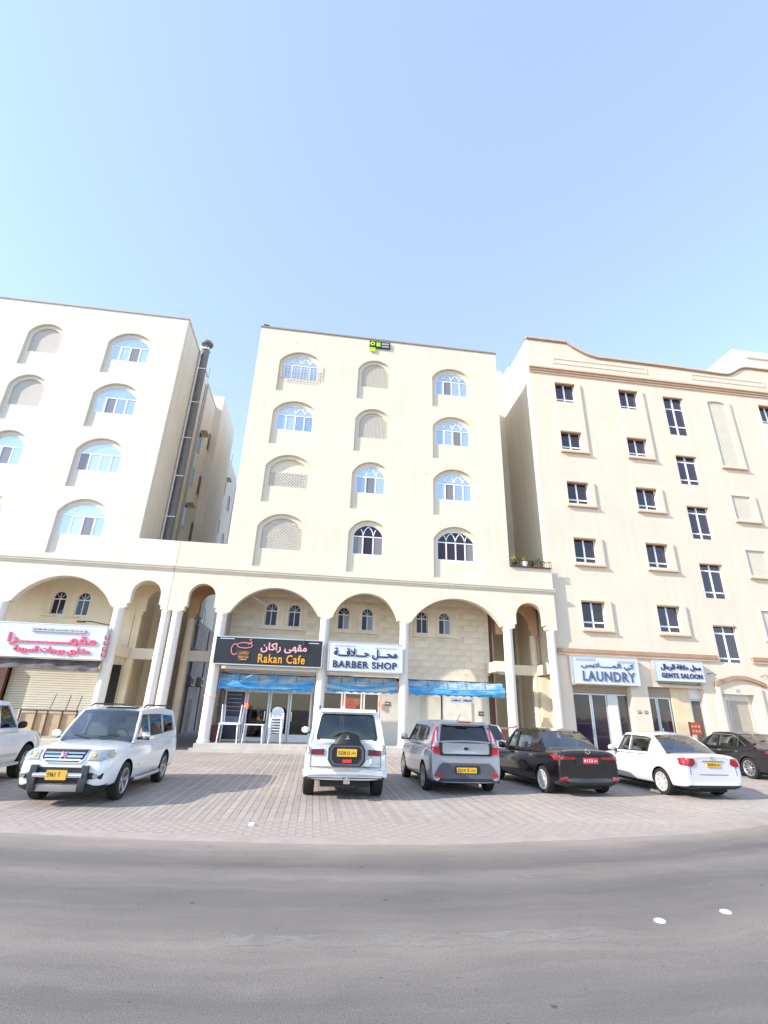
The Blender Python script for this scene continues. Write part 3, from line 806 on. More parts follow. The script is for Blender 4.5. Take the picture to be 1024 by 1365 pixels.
# exhaust duct
du = thing('exhaust_duct', 'tall grey steel duct with a round cap on the flank of the left building', 'duct', (-8.35, 25.9, 0))
MB().cyl((-8.30, 25.7, 7.6), (-8.30, 25.7, 22.2), .21, n=18).build('duct_pipe', GALV, du, True)
MB().lathe([(22.2, .21), (22.22, .12), (22.5, .12), (22.45, .34), (22.55, .36), (22.7, .24), (22.74, 0)], 20, 'z', (-8.30, 25.7, 0)).build('rain_cap', GALV, du, True)
MB().cyl((-8.52, 25.45, 7.6), (-8.52, 25.45, 21.9), .045, n=8).build('conduit', mat('pale_pipe', (.6, .58, .56), .5), du, True)
for k in range(6):
    z = 20.5-k*2.4
    MB().box(-8.62, -8.06, 25.46, 25.49, z, z+.05).build('bracket', WHITE, du)
MB().box(-8.62, -8.06, 25.40, 25.9, 22.0, 22.05).build('bracket', WHITE, du)

# ------------------------------------------------------------------ CENTRE BUILDING
CB = thing('apartment_building', 'cream apartment building in the middle with arched niches and three wide arches over shops', 'building', (2.3, D, 0))
specC = []
for s, k in zip(ROWS, ('screen', 'halfscreen', 'blue0', 'blue0')): specC.append((-2.18, 1.20, .965, s, k))
for s, k in zip(ROWS, ('dark3', 'blue2', 'ribbed', 'ribbed')): specC.append((2.01, 1.0, .765, s, k))
for s, k in zip(ROWS, ('dark', 'blue2', 'blue', 'blue2')): specC.append((6.45, 1.17, .965, s, k))
upper_facade(CB, -4.63, 9.16, 7.58, 21.80, specC, CREAM, mat('brown_coping', (.30, .23, .19), .8))
fill_openings(CB, specC)
MB().box(-4.63, 9.16, D+.28, 38, 8.0, 21.78).build('body_wall', CREAM, CB)
MB().box(-4.3, 8.9, 25.05, 38, 0, 8.0).build('body_wall', CREAM, CB)
MB().slab(rect(-6.75, -4.63, 7.58, 8.78), D, D+.30).build('parapet_wall', CREAM, CB)
MB().slab(rect(9.16, 11.34, 7.58, 8.62), D, D+.30).build('parapet_wall', CREAM, CB)
MB().box(-6.76, -6.735, D-.004, D+.2, ZTOP+.23, 8.78).build('joint_strip', TRIM, CB)
opC = [('s', -6.12, -4.62), ('b', -4.17, -.01), ('b', .41, 3.68), ('b', 4.10, 8.67), ('s', 9.14, 10.88)]
arcade_front(CB, -6.755, 11.34, opC, CREAM, ZTOP)
MB().box(-6.755, 11.34, D+.001, D+.30, ZTOP+.001, 7.57).build('frieze_wall', CREAM, CB)
cornice(CB, -6.755, 11.40)
for x, r in ((-6.33, .225), (-4.395, .225), (.20, .21), (3.89, .21), (8.905, .225), (11.07, .205)):
    column(CB, x, r, ring=(x == -4.395), z0=GROUND_Z if x > -5 else 0.0)
passage(CB, -6.12, -4.62, CREAM, SOFFIT, 40)
passage(CB, 9.14, 10.88, CREAM, SOFFIT, 30)
MB().cyl((-6.15, 24.85, 0), (-6.15, 24.85, ZSP), .19, n=20).build('column', INNER, CB, True)
MB().cyl((10.95, 24.85, GROUND_Z), (10.95, 24.85, ZSP), .17, n=20).build('column', INNER, CB, True)
MB().box(10.95, 11.30, D+.36, 24.69, 3.61, 4.07).build('side_beam', CREAM, CB)
MB().box(8.3, 8.75, D+.36, 24.66, 3.61, 4.07).build('side_beam', CREAM, CB)
MB().box(11.15, 11.34, 25.01, 33, GROUND_Z, 7.3).build('passage_side_wall', INNER, CB)
MB().box(10.86, 11.34, 24.2, 24.4, GROUND_Z, 3.5).build('end_wall', INNER, CB)
MB().box(8.9, 11.14, 28.4, 28.6, GROUND_Z, 7.3).build('passage_back_wall', INNER, CB)
MB().box(8.55, 8.72, 24.72, 25.0, GROUND_Z, 7.2).build('brown_pier', BROWNM, CB)
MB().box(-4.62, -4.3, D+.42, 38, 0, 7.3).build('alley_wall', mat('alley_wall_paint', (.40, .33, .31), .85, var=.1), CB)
MB().box(-6.2, 11.34, 23.2, 38, 7.30, 7.4).build('arcade_roof', CREAM, CB) if False else None
MB().box(-4.3, 11.34, D+.31, 25.2, 7.32, 7.5).build('arcade_roof', CREAM, CB)
MB().box(-22.0, -6.8, D+.31, 25.2, 7.32, 7.5).build('arcade_roof', CREAML, LB)
MB().box(9.16, 11.34, 25.2, 30, 7.32, 7.5).build('terrace_slab', CREAM, CB)
# platform with two steps
MB().box(-4.62, 11.36, D-.52, 25.04, .002, GROUND_Z).build('platform', mat('platform_paint', (.52, .47, .40), .85, var=.08, streak=.1), CB)
MB().box(-4.75, 11.36, D-.66, D-.521, .002, GROUND_Z*.5).build('step', mat('platform_paint', (.52, .47, .40), .85, var=.08, streak=.1), CB)
# inner stone wall
STZ = 3.35
holes = [seg_arch(c, .30, 5.40, 6.15, 6.5, 10) for c in (-2.42, -1.30, 1.12, 2.30, 5.08, 6.24)]
MB().slab(rect(-4.3, 8.55, 3.2, 7.3), 24.72, 25.0, holes).build('inner_wall', mat('mortar', (.66, .55, .41), .9, var=.1), CB)
for c in (-2.42, -1.30, 1.12, 2.30, 5.08, 6.24): shop_window(CB, c, 5.40)
random.seed(11)
tiles = []
TW, TH = .72, .30
row = 0; z = 3.22
while z < 6.9:
    x = -4.28-(row % 2)*TW/2
    while x < 8.55:
        a, b = max(x, -4.28), min(x+TW, 8.54)
        cx, cz = (a+b)/2, z+TH/2
        inopen = any((xl-.2 < cx < xr+.2) for (k, xl, xr) in opC[1:4])
        hit = any(c-.44 < b and c+.44 > a and z+TH > 5.24 and z < 6.66 for c in (-2.42, -1.30, 1.12, 2.30, 5.08, 6.24))
        if b-a > .15 and not hit: tiles.append((a, b, z))
        x += TW
    z += TH; row += 1
# cut pieces round the windows
for c in (-2.42, -1.30, 1.12, 2.30, 5.08, 6.24): pass
protoT = {}
tiles.sort(key=lambda t: -t[2]-(5 if any(xl < t[0] < xr for (k, xl, xr) in opC[1:4]) else 0))
rest_t = MB()
for i, (a, b, z) in enumerate(tiles):
    kk = random.randrange(4); wd = round(b-a-.007, 3)
    if i < 290:
        if (kk, wd) not in protoT:
            protoT[(kk, wd)] = MB().box(-wd/2, wd/2, -.01, .01, -TH/2+.0035, TH/2-.0035)
            o = protoT[(kk, wd)].build('tile', STONES[kk], CB); protoT[(kk, wd)] = o.data
        else: o = link('tile', protoT[(kk, wd)], CB)
        o.location = ((a+b)/2, 24.705+random.uniform(-.0012, .0012), z+TH/2)
    else: rest_t.box(a+.006, b-.006, 24.695, 24.715, z+.006, z+TH-.006)
if rest_t.v: rest_t.build('tile_course', STONES[1], CB)['kind'] = 'stuff'
# stone infill immediately round the windows
for i, c in enumerate((-2.42, -1.30, 1.12, 2.30, 5.08, 6.24)):
    MB().slab(rect(c-.80, c+.80, 5.22, 6.68), 24.70, 24.715, [seg_arch(c, .30, 5.40, 6.15, 6.5, 10)]+[rect(c-.80+.001, c-.799+.002, 5.9, 5.91)]).build('window_stone', STONES[i % 3], CB) if i in (0, 3, 5) else MB().slab(rect(c-.62, c+.62, 5.22, 6.68), 24.702, 24.714, [seg_arch(c, .30, 5.40, 6.15, 6.5, 10)]).build('window_stone', STONES[i % 3], CB)

# ---- shopfront 1: cafe
FY = 24.7
def frame_door(bld, x0, x1, z0, z1, name='door', g=None, kick=.28, fr=WHITE, t=.07, y=FY, handle=None):
    d = MB().slab(rect(x0, x1, z0, z1), y, y+.05, [rect(x0+t, x1-t, z0+kick, z1-t)]).build(name, fr, bld)
    MB().box(x0+t-.005, x1-t+.005, y+.02, y+.03, z0+kick-.005, z1-t+.005).build('pane', g or SHOPG, d)
    if handle is not None: MB().box(handle-.015, handle+.015, y-.05, y-.001, z0+.85, z0+1.25).build('handle', CHROME, d)
    return d
MB().box(-4.12, -.05, 24.76, 24.79, 2.42, 3.2).build('shop_lintel', WHITE, CB)
frame_door(CB, -4.05, -3.10, GROUND_Z, 2.42, 'poster_window', mat('dark_poster', (.05, .045, .07), .4, var=.3, scale=3), .05)
frame_door(CB, -3.07, -2.05, GROUND_Z, 2.42, 'door', None, .16, handle=-2.2)
frame_door(CB, -2.02, -1.14, GROUND_Z, 2.42, 'window', None, .32)
frame_door(CB, -1.11, -.12, GROUND_Z, 2.42, 'door', None, .30, handle=-1.0)
# cafe interior
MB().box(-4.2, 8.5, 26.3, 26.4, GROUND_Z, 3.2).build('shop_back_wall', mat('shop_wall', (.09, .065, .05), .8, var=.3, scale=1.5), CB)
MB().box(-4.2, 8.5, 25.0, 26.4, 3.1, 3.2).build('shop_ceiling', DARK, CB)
sh_ = thing('shelf', 'shelf rack with small goods seen behind the cafe window', 'shelf', (-1.6, 25.3, GROUND_Z))
for k in range(5): MB().box(-1.98, -1.2, 25.2, 25.45, .7+k*.36, .72+k*.36).build('board', mat('shelf_grey', (.35, .35, .36), .6), sh_)
for a in (-2.0, -1.18): MB().box(a, a+.03, 25.2, 25.45, GROUND_Z, 2.3).build('upright', MATS['shelf_grey'], sh_)
pm = MB()
for k in range(5): pm.box(-3.92, -3.3, 24.705, 24.715, 2.2-k*.17, 2.24-k*.17)
pm.box(-3.9, -3.35, 24.705, 24.715, 1.0, 1.3)
tag(pm.build('menu_poster', mat('poster_print', (.25, .28, .40), .5, var=.4, scale=8)), 'dark menu poster with pale lines on the cafe window', 'poster')
LAMPR = mat('red_neon', (1.0, .10, .04), .4, emit=1.2)
for (x, z, lab) in ((-3.05, 1.78, 'small red lamp shining on the frame beside the cafe menu poster'), (-2.5, 1.25, 'small red lamp glowing low behind the cafe door')):
    tag(MB().lathe([(-.09, 0), (-.06, .07), (0, .09), (.06, .07), (.09, 0)], 12, 'z', (x, 24.6 if x < -3 else 25.1, z)).build('red_lamp', LAMPR, None, True), lab, 'lamp')
# electricity board on the cafe pier
tag(MB().box(-4.28, -4.12, 24.6, 24.69, 1.35, 1.75).lathe([(-.04, 0), (-.04, .09), (.0, .1), (.0, 0)], 12, 'x', (-4.2, 24.6, 1.95)).build('meter_box', GALV), 'small grey meter box on the pier left of the cafe', 'meter box')

# white plastic furniture
def plastic_table(loc, upside, lab):
    t = thing('plastic_table', lab, 'table', loc, 'white plastic tables outside the cafe')
    t.pop('_abs') if '_abs' in t else None
    s = -1 if upside else 1; zt = .70
    MB().box(-.42, .42, -.38, .38, s*zt, s*(zt+.04)).build('tabletop', PLASTIC, t)
    for (a, b) in ((-1, -1), (1, -1), (-1, 1), (1, 1)):
        MB().cyl((a*.36, b*.32, s*zt), (a*.40, b*.36, 0), .035, .022, 10).build('leg', PLASTIC, t, True)
    return t
plastic_table((-3.45, 23.2, GROUND_Z), False, 'white plastic table standing upright left of the stacked chairs')
t2 = plastic_table((-3.40, 23.22, GROUND_Z+.74+.74), True, 'white plastic table turned upside down on top of the upright one')
plastic_table((-2.45, 23.35, GROUND_Z), False, 'white plastic table nearest to the stack of chairs')
CHM = {}
def plastic_chair(x, y, z, lab, shared):
    c = thing('plastic_chair', lab, 'chair', (x, y, z), 'white plastic chairs in the stack')
    c.pop('_abs')
    if not shared:
        CHM['seat'] = MB().slab(rect(-.24, .24, -.24, .24), .42, .45, fn=lambda a, b, q: (a, q, b-.03*(1-(a/.24)**2))).build('seat', PLASTIC, c).data
        bk = MB().slab(seg_arch(0, .25, .0, .32, .46, 12), 0, .03, [rect(-.16, -.12, .05, .30), rect(-.07, -.03, .05, .34), (rect(.03, .07, .05, .34)), rect(.12, .16, .05, .30)], fn=lambda a, b, q: (a, .22+b+q*.22+.06*(1-(a/.25)**2)*0, .44+q))
        CHM['backrest'] = bk.build('backrest', PLASTIC, c).data
        for n_, (a, b) in enumerate(((-1, -1), (1, -1), (-1, 1), (1, 1))):
            CHM[n_] = MB().cyl((a*.21, b*.21, .42), (a*.26, b*.26, 0), .03, .02, 8).build('leg', PLASTIC, c, True).data
        for n_, a in ((10, -1), (11, 1)):
            CHM[n_] = MB().tube([(a*.27, -.2, .42), (a*.29, -.2, .62), (a*.29, .18, .64), (a*.26, .27, .62)], .022, 8).build('armrest', PLASTIC, c, True).data
    else:
        for k, me in CHM.items():
            link(k if isinstance(k, str) else ('leg' if k < 10 else 'armrest'), me, c)
    return c
labs = ['bottom white plastic chair of the stack by the cafe door', 'second white plastic chair from the bottom of the stack', 'third white plastic chair from the bottom of the stack',
        'fourth white plastic chair from the bottom of the stack', 'fifth white plastic chair from the bottom, just under the top one', 'topmost white plastic chair of the stack with its arched back clear']
for k in range(6): plastic_chair(-1.55, 23.4-.035*k*0, GROUND_Z+k*.11, labs[k], k > 0)
tag(MB().box(-4.22, -3.98, 23.5, 23.8, GROUND_Z, .95).build('crate', mat('maroon_plastic', (.18, .04, .05), .6, var=.2)), 'dark maroon crate by the foot of the cafe corner column', 'crate')

# ---- shopfront 2: barber
MB().box(.42, 3.66, 24.74, 24.79, 2.45, 3.2).build('shop_lintel', WHITE, CB)
frame_door(CB, .35, 1.30, GROUND_Z, 2.5, 'window', None, .5)
frame_door(CB, 1.36, 2.22, GROUND_Z, 2.5, 'window', None, .5)
frame_door(CB, 2.28, 3.05, GROUND_Z, 2.5, 'door', None, .1, handle=2.4)
MB().box(3.08, 4.3, 24.66, 24.76, GROUND_Z, 2.55).build('wall_panel', mat('panel_paint', (.62, .57, .50), .7, var=.06), CB)
cu_ = MB()
for k in range(14):
    x = .72+k*.04; cu_.box(x, x+.03, 24.95+.02*(k % 2), 24.97+.02*(k % 2), .7, 2.45)
tag(cu_.build('curtain', mat('beige_curtain', (.72, .66, .52), .9)), 'beige pleated curtain hanging in the barber shop window', 'curtain')
tag(MB().slab(rect(1.45, 1.95, 1.75, 2.25), 24.95, 25.0, [rect(1.5, 1.9, 1.8, 2.2)]).box(1.5, 1.9, 24.98, 24.99, 1.8, 2.2).build('neon_sign', LAMPR), 'glowing red neon panel in the barber shop window', 'neon sign')
tag(MB().lathe([(-.15, 0), (-.11, .11), (0, .15), (.11, .11), (.15, 0)], 14, 'z', (2.02, 25.0, 2.1)).build('globe_lamp', mat('warm_globe', (1, .55, .15), .4, emit=.8), None, True), 'round yellow globe lamp in the barber shop window', 'lamp')
tag(MB().box(2.98, 3.08, 24.5, 24.6, 1.9, 2.15).build('door_lamp', LAMPR), 'small red lamp above the barber shop door', 'lamp')
# number plates on walls
def wall_plate(x, y, z, w_, lab):
    p = thing('number_plate', lab, 'number plate', (x, y, z))
    MB().box(x-w_/2, x+w_/2, y-.02, y, z-w_*.4, z+w_*.4).build('plate', mat('grey_plate', (.13, .12, .14), .5), p)
    MB().box(x-w_*.35, x+w_*.35, y-.025, y-.021, z-.01, z+.02).build('print_line', WHITE, p)
wall_plate(3.42, 24.65, 2.05, .24, 'small dark number plate on the wall right of the barber shop door')
wall_plate(7.95, 24.6, 1.75, .26, 'small dark number plate on the pale wall beside the passage')
# ---- bay 3: closed shop
MB().box(4.05, 8.55, 24.7, 24.9, GROUND_Z, 3.3).build('closed_shop_wall', mat('pale_panel_paint', (.72, .66, .56), .7, var=.04), CB)
MB().box(4.15, 5.0, 24.66, 24.695, GROUND_Z, 2.55).build('shop_panel', mat('glossy_panel', (.72, .66, .57), .35), CB)
MB().box(5.0, 6.0, 24.64, 24.695, GROUND_Z, 2.45).build('shop_panel', mat('grey_panel', (.62, .57, .47), .6), CB)
MB().box(6.0, 6.06, 24.62, 24.695, GROUND_Z, 2.5).build('shop_post', DARK, CB)
MB().box(6.06, 7.5, 24.64, 24.695, GROUND_Z, 2.5).build('shop_panel', mat('glossy_panel', (.72, .66, .57), .35), CB)
MB().box(7.48, 7.52, 24.60, 24.64, GROUND_Z, 1.1).build('shop_post', BROWNM, CB)
for xa, xb in ((8.42, 8.56),): MB().box(xa, xb, 24.6, 24.72, GROUND_Z, 3.5).build('brown_post', BROWNM, CB)
bn = thing('paper_notice', 'small white notice with dark writing hanging under the right blue awning', 'notice', (6.7, 23.25, 2.3))
MB().box(6.1, 7.2, 23.22, 23.23, 2.18, 2.36).build('sheet', PLASTIC, bn)
m = MB(); random.seed(4); x = 6.15
while x < 7.1:
    q = random.uniform(.03, .07); m.box(x, x+q, 23.212, 23.219, 2.24, 2.24+random.uniform(.04, .08)); x += q+.02
    if 6.5 < x < 6.6: x += .12
m.build('print_line', NAVY, bn)

# ------------------------------------------------------------------ awnings
def awning(x0, x1, z0, z1, y, lab, seed, sag=.13):
    random.seed(seed)
    t = thing('awning', lab, 'awning', ((x0+x1)/2, y, z1), 'blue cloth awnings under the arches')
    n = 110; rows = 9
    zm = z0+(z1-z0)*.52
    V = []; top = []
    offs = [random.uniform(-.012, .012) for _ in range(n+1)]
    for j in range(rows):
        f_ = j/(rows-1)
        for i in range(n+1):
            u = i/n; x = x0+(x1-x0)*u
            z = z1+(zm-z1)*f_
            bow = -.20*f_+.02*sin(u*30+j*.5)+offs[i]
            V.append((x, y+bow, z-.03*sin(pi*u)*f_))
    F_ = [(j*(n+1)+i, j*(n+1)+i+1, (j+1)*(n+1)+i+1, (j+1)*(n+1)+i) for j in range(rows-1) for i in range(n)]
    MB().add(V, F_).build('awning_top', GREYCLOTH, t, True, 60)
    V = []
    for j in range(rows):
        f_ = j/(rows-1)
        for i in range(n+1):
            u = i/n; x = x0+(x1-x0)*u
            s_ = sag*sin(pi*u)
            zt = zm+.05-s_*.9; zb = z0+.055*abs(sin(u*(x1-x0)*pi/.36))-.03
            V.append((x, y-.24-.05*sin(f_*pi)+.035*sin(u*23+f_*5)*f_+.02*sin(u*57-f_*3)*f_, zt+(zb-zt)*f_))
    MB().add(V, F_).build('valance', BLUECLOTH, t, True, 60)
    # hanging second fold across the valance
    V = []
    for j in range(4):
        for i in range(n+1):
            u = i/n; x = x0+(x1-x0)*u; zc = zm-.02-sag*1.5*sin(pi*u)-.05*j
            V.append((x, y-.30-.03*sin(j*1.1), max(zc, z0+.06)))
    F2 = [(j*(n+1)+i, j*(n+1)+i+1, (j+1)*(n+1)+i+1, (j+1)*(n+1)+i) for j in range(3) for i in range(n)]
    MB().add(V, F2).build('cloth_swag', GREYCLOTH if seed == 2 else BLUECLOTH, t, True, 60)
    # folded edge roll
    pts = [(x0+(x1-x0)*i/20, y-.25, zm+.06-sag*.95*sin(pi*i/20)) for i in range(21)]
    MB().tube(pts, .02, 6).build('cloth_fold', GREYCLOTH, t)
    MB().cyl((x0-.03, y, z1+.01), (x1+.03, y, z1+.01), .022, n=8).build('rod', BROWNM, t)
    for k in range(1, 5):
        x = x0+(x1-x0)*k/5; MB().tube([(x, y-.01, z1), (x, y-.21, zm)], .012, 5).build('strut', GALV, t)
    return t
awning(-4.12, -.06, 2.40, 3.04, 23.3, 'blue cloth awning with scalloped edge over the cafe tables', 1)
awning(.50, 3.62, 2.45, 3.10, 23.3, 'shortest blue cloth awning, under the barber shop sign', 2)
awning(4.16, 8.62, 2.44, 3.08, 23.3, 'longest and bluest cloth awning, over the closed shop', 3)
# ragged dark awning left
random.seed(9)
V = []; n = 40
for j in range(5):
    for i in range(n+1):
        u = i/n; x = -13.9+4.95*u
        V.append((x, 22.75-.06*j+.05*sin(u*25+j), 3.30-.09*j-.05*sin(u*9)*j/4-(.05*random.random() if j == 4 else 0)))
F_ = [(j*(n+1)+i, j*(n+1)+i+1, (j+1)*(n+1)+i+1, (j+1)*(n+1)+i) for j in range(4) for i in range(n)]
aw = thing('awning', 'ragged dark grey awning rolled up under the white restaurant sign', 'awning', (-11.4, 22.8, 3.1))
MB().add(V, F_).build('torn_cloth', mat('dirty_cloth', (.13, .11, .11), .9, var=.5, scale=2, bump=.4, bscale=6), aw, True, 60)
MB().tube([(-14.2, 22.6, 3.28), (-12.9, 22.5, 3.2)], .025, 6).tube([(-14.2, 22.6, 3.18), (-12.9, 22.5, 3.10)], .02, 6).build('frame_tube', GALV, aw)

# ------------------------------------------------------------------ signs
def sign_board(name, lab, x0, x1, z0, z1, y, face, edge, th=.16, cat='sign'):
    s = thing(name, lab, cat, ((x0+x1)/2, y, z0))
    MB().box(x0, x1, y, y+th, z0, z1).build('panel', face, s)
    e = .035
    MB().slab([(x0-e, z0-e), (x1+e, z0-e), (x1+e, z1+e), (x0-e, z1+e)], y-.015, y+th+.003, [rect(x0+.002, x1-.002, z0+.002, z1-.002)]).build('rim', edge, s)
    return s
# cafe
SIGN_ROOTS = []
s = sign_board('shop_sign', 'black cafe sign with a cup drawing and yellow lettering above the left blue awning', -4.50, .05, 3.40, 4.50, 22.5, SIGNK, ALU)
PINK = mat('pale_pink_letter', (.78, .40, .40), .4, var=.03)
text_mesh('arabic_lettering', 'مقهى راكان', -2.58, -.62, 3.93, 4.33, 22.498, PINK, s, .03, .03, True)
text_mesh('lettering', 'Rakan Cafe', -2.66, -.66, 3.49, 3.86, 22.498, YELSIGN, s, .03, .03)
# cup logo
def ring2(cx, cz, rx_, rz_, t, y, m, name, par, a0=0, a1=2*pi, n=28, dep=.03):
    mb = MB()
    for i in range(n):
        a = a0+(a1-a0)*i/n; b = a0+(a1-a0)*(i+1)/n
        P = [(cx+(rx_-t)*cos(a), cz+(rz_-t)*sin(a)), (cx+rx_*cos(a), cz+rz_*sin(a)), (cx+rx_*cos(b), cz+rz_*sin(b)), (cx+(rx_-t)*cos(b), cz+(rz_-t)*sin(b))]
        V = [(p[0], y-dep, p[1]) for p in P]+[(p[0], y, p[1]) for p in P]
        mb.add(V, [(0, 1, 2, 3), (1, 5, 6, 2), (0, 3, 7, 4)])
    return mb.build(name, m, par)
PK2 = mat('salmon_tube', (.75, .22, .22), .4)
ring2(-3.28, 4.18, .34, .13, .035, 22.498, PK2, 'logo_cup_rim', s)
ring2(-3.68, 4.0, .16, .24, .035, 22.498, PK2, 'logo_handle', s, pi*.35, pi*1.75)
MB().tube([(-3.14, 22.48, 4.22), (-2.98, 22.48, 4.32), (-3.10, 22.48, 4.42), (-3.0, 22.48, 4.45)], .018, 5).build('logo_steam', PK2, s)
MB().slab([(-3.57, 3.95), (-3.02, 3.95), (-3.1, 3.62), (-3.45, 3.52), (-3.5, 3.6)], 22.47, 22.499).build('logo_cup', mat('coffee_brown', (.10, .045, .03), .5), s)
text_mesh('small_lettering', 'راكان', -3.45, -3.08, 3.80, 3.92, 22.468, YELSIGN, s, .008, .02, True)
text_mesh('small_lettering', 'Rakan Cafe', -3.47, -3.06, 3.65, 3.74, 22.468, YELSIGN, s, .008, .03)
MB().box(-3.40, -3.12, 22.46, 22.469, 3.57, 3.60).build('print_line', YELSIGN, s)
MB().box(-4.35, -3.75, 22.49, 22.499, 4.42, 4.45).build('print_line', SIGNW, s)
MB().box(-.55, -.1, 22.49, 22.499, 4.38, 4.41).build('print_line', SIGNW, s)
MB().box(-.78, -.76, 22.4, 22.6, 4.3, 4.56).build('bracket', GALV, s)
MB().box(-4.2, -.05, 22.85, 22.95, 3.22, 3.34).build('support_bar', COLM, s)
SIGN_ROOTS.append(s)
# barber
s = sign_board('shop_sign', 'white barber shop sign with dark lettering beside the black cafe sign', .36, 3.62, 3.32, 4.50, 22.5, SIGNW, ALU)
text_mesh('arabic_lettering', 'محـــل حـــلاقـــة', .58, 3.38, 3.83, 4.26, 22.498, NAVY, s, .03, .035, True)
text_mesh('lettering', 'BARBER SHOP', .56, 3.38, 3.43, 3.73, 22.498, NAVY, s, .03, .035)
MB().box(.62, 1.5, 22.49, 22.499, 4.33, 4.39).box(2.4, 3.4, 22.49, 22.499, 4.30, 4.34).build('print_line', mat('grey_print', (.42, .42, .48), .5), s)
MB().box(.42, 3.62, 22.85, 22.95, 3.16, 3.28).build('support_bar', COLM, s)
SIGN_ROOTS.append(s)
# restaurant left
s = sign_board('shop_sign', 'white restaurant sign with pink Arabic lettering at the left edge', -14.6, -8.97, 3.36, 4.66, 22.45, SIGNW, mat('pale_rim', (.6, .6, .62), .5), .3)
text_mesh('arabic_lettering', 'مقهــــــــــرا', -12.62, -9.22, 3.80, 4.27, 22.448, REDSIGN, s, .06, .03, True)
text_mesh('arabic_lettering', 'مشاوي ووجبات السريعة', -12.30, -9.38, 3.42, 3.77, 22.448, REDSIGN, s, .05, .03, True)
MB().box(-11.82, -9.72, 22.38, 22.449, 4.36, 4.50).build('name_strip', mat('strip_grey', (.45, .44, .46), .5), s)
m = MB(); x = -11.72; random.seed(5)
while x < -9.9:
    q = random.uniform(.05, .16); m.box(x, x+q, 22.372, 22.379, 4.415, 4.43+random.uniform(0, .03)); x += q+.05
m.build('print_line', mat('dark_print', (.12, .1, .12), .5), s)
side = MB().box(-8.93, -8.88, 22.42, 22.72, 3.3, 4.62).build('side_panel', SIGNW, s)
m = MB()
for k, z in enumerate((4.15, 3.92, 3.68, 3.45)):
    m.box(-8.90, -8.70, 22.38, 22.419, z, z+.05); m.box(-8.90, -8.86, 22.38, 22.419, z+.051, z+.16); m.box(-8.74, -8.70, 22.38, 22.419, z+.051, z+.17)
m.build('side_lettering', mat('dull_red', (.35, .06, .08), .5), s)
lampm = MB().tube([(-8.95, 22.75, 4.78), (-9.6, 22.5, 4.86), (-9.9, 22.45, 4.86)], .02, 6).box(-10.15, -9.85, 22.38, 22.5, 4.80, 4.86)
tag(lampm.build('sign_lamp', BLACK), 'dark wall lamp on a thin arm above the white restaurant sign', 'lamp')
# laundry, gents saloon
YR = 23.1
s = sign_board('shop_sign', 'white laundry sign with blue grey lettering on the peach building', 11.92, 15.22, 3.22, 4.42, YR-.28, SIGNW, ALU, .18)
text_mesh('arabic_lettering', 'كي المـــــلابس', 12.35, 15.0, 3.86, 4.16, YR-.282, STEEL, s, .03, .025, True)
text_mesh('lettering', 'LAUNDRY', 12.38, 15.02, 3.33, 3.78, YR-.282, STEEL, s, .03, .03)
MB().box(12.1, 13.1, YR-.292, YR-.281, 4.24, 4.36).box(14.2, 15.1, YR-.292, YR-.281, 4.2, 4.3).build('print_line', MATS['grey_print'], s)
s = sign_board('shop_sign', 'smaller white saloon sign right of the laundry sign', 16.12, 18.62, 3.50, 4.40, YR-.28, SIGNW, ALU, .18)
text_mesh('arabic_lettering', 'محل حلاقة للرجال', 16.42, 18.50, 3.96, 4.26, YR-.282, NAVY, s, .03, .03, True)
text_mesh('lettering', 'GENTS SALOON', 16.40, 18.52, 3.62, 3.85, YR-.282, NAVY, s, .03, .03)
MB().tube([(16.2, YR-.15, 3.45), (16.5, YR+.1, 3.3)], .02).tube([(18.5, YR-.15, 3.45), (18.3, YR+.1, 3.3)], .02).tube([(16.3, YR-.1, 3.38), (18.6, YR-.1, 3.34)], .02).build('bracket', GALV, s)
# roof sign on centre building
s = thing('roof_sign', 'tiny black and lime advertising board just under the roof edge of the middle building', 'sign', (2.2, D-.08, 21.2))
MB().box(1.58, 2.78, D-.09, D-.05, 21.2, 21.66).build('panel', BLACK, s)
MB().box(1.58, 1.92, D-.089, D-.05, 20.92, 21.199).build('lower_panel', mat('lime', (.45, .70, .03), .4), s)
MB().slab([(1.75+.14*cos(a*pi/6), 21.45+.14*sin(a*pi/6)) for a in range(12)], D-.12, D-.091, [[(1.75+.06*cos(a*pi/6), 21.45+.06*sin(a*pi/6)) for a in range(12)]]).build('logo', MATS['lime'], s)
MB().box(1.97, 2.2, D-.1, D-.091, 21.3, 21.58).build('logo_bar', MATS['lime'], s)
MB().box(2.28, 2.7, D-.1, D-.091, 21.45, 21.58).box(2.28, 2.7, D-.1, D-.091, 21.27, 21.38).build('print_line', mat('grey_print2', (.35, .35, .35), .5), s)
tag(MB().box(-4.45, -4.2, D-.05, D+.05, 21.9, 21.98).cyl((-4.5, D, 21.9), (-4.5, D, 22.05), .03, n=6).build('roof_camera', BLACK), 'tiny dark camera on the upper left roof corner of the middle building', 'camera')

for (x, z) in ((-2.6, 20.95), (-1.5, 20.9), (4.9, 13.4), (-3.9, 16.6)):
    MB().cyl((x, D-.015, z), (x, D-.001, z), .045, n=10).build('vent_cap', TRIM, CB)
# security grille on the top left window of the centre
gr = MB(); s0 = ROWS[3]; gx0, gx1 = -3.22, -.92
for k in range(14):
    x = gx0+k*(gx1-gx0)/13; gr.cyl((x, D-.02, s0-.03), (x, D-.02, s0+.86), .011, n=5)
for k in range(7):
    z = s0-.02+k*.145; gr.cyl((gx0, D-.02, z), (gx1, D-.02, z), .010, n=5)
for x in (gx0, gx1):
    for z in (s0, s0+.84): gr.cyl((x, D-.02, z), (x, D+.2, z), .012, n=5)
gr.build('security_grille', mat('grille_grey', (.45, .43, .42), .5), CB)['label'] = 'grey wire security grille over the top left window'

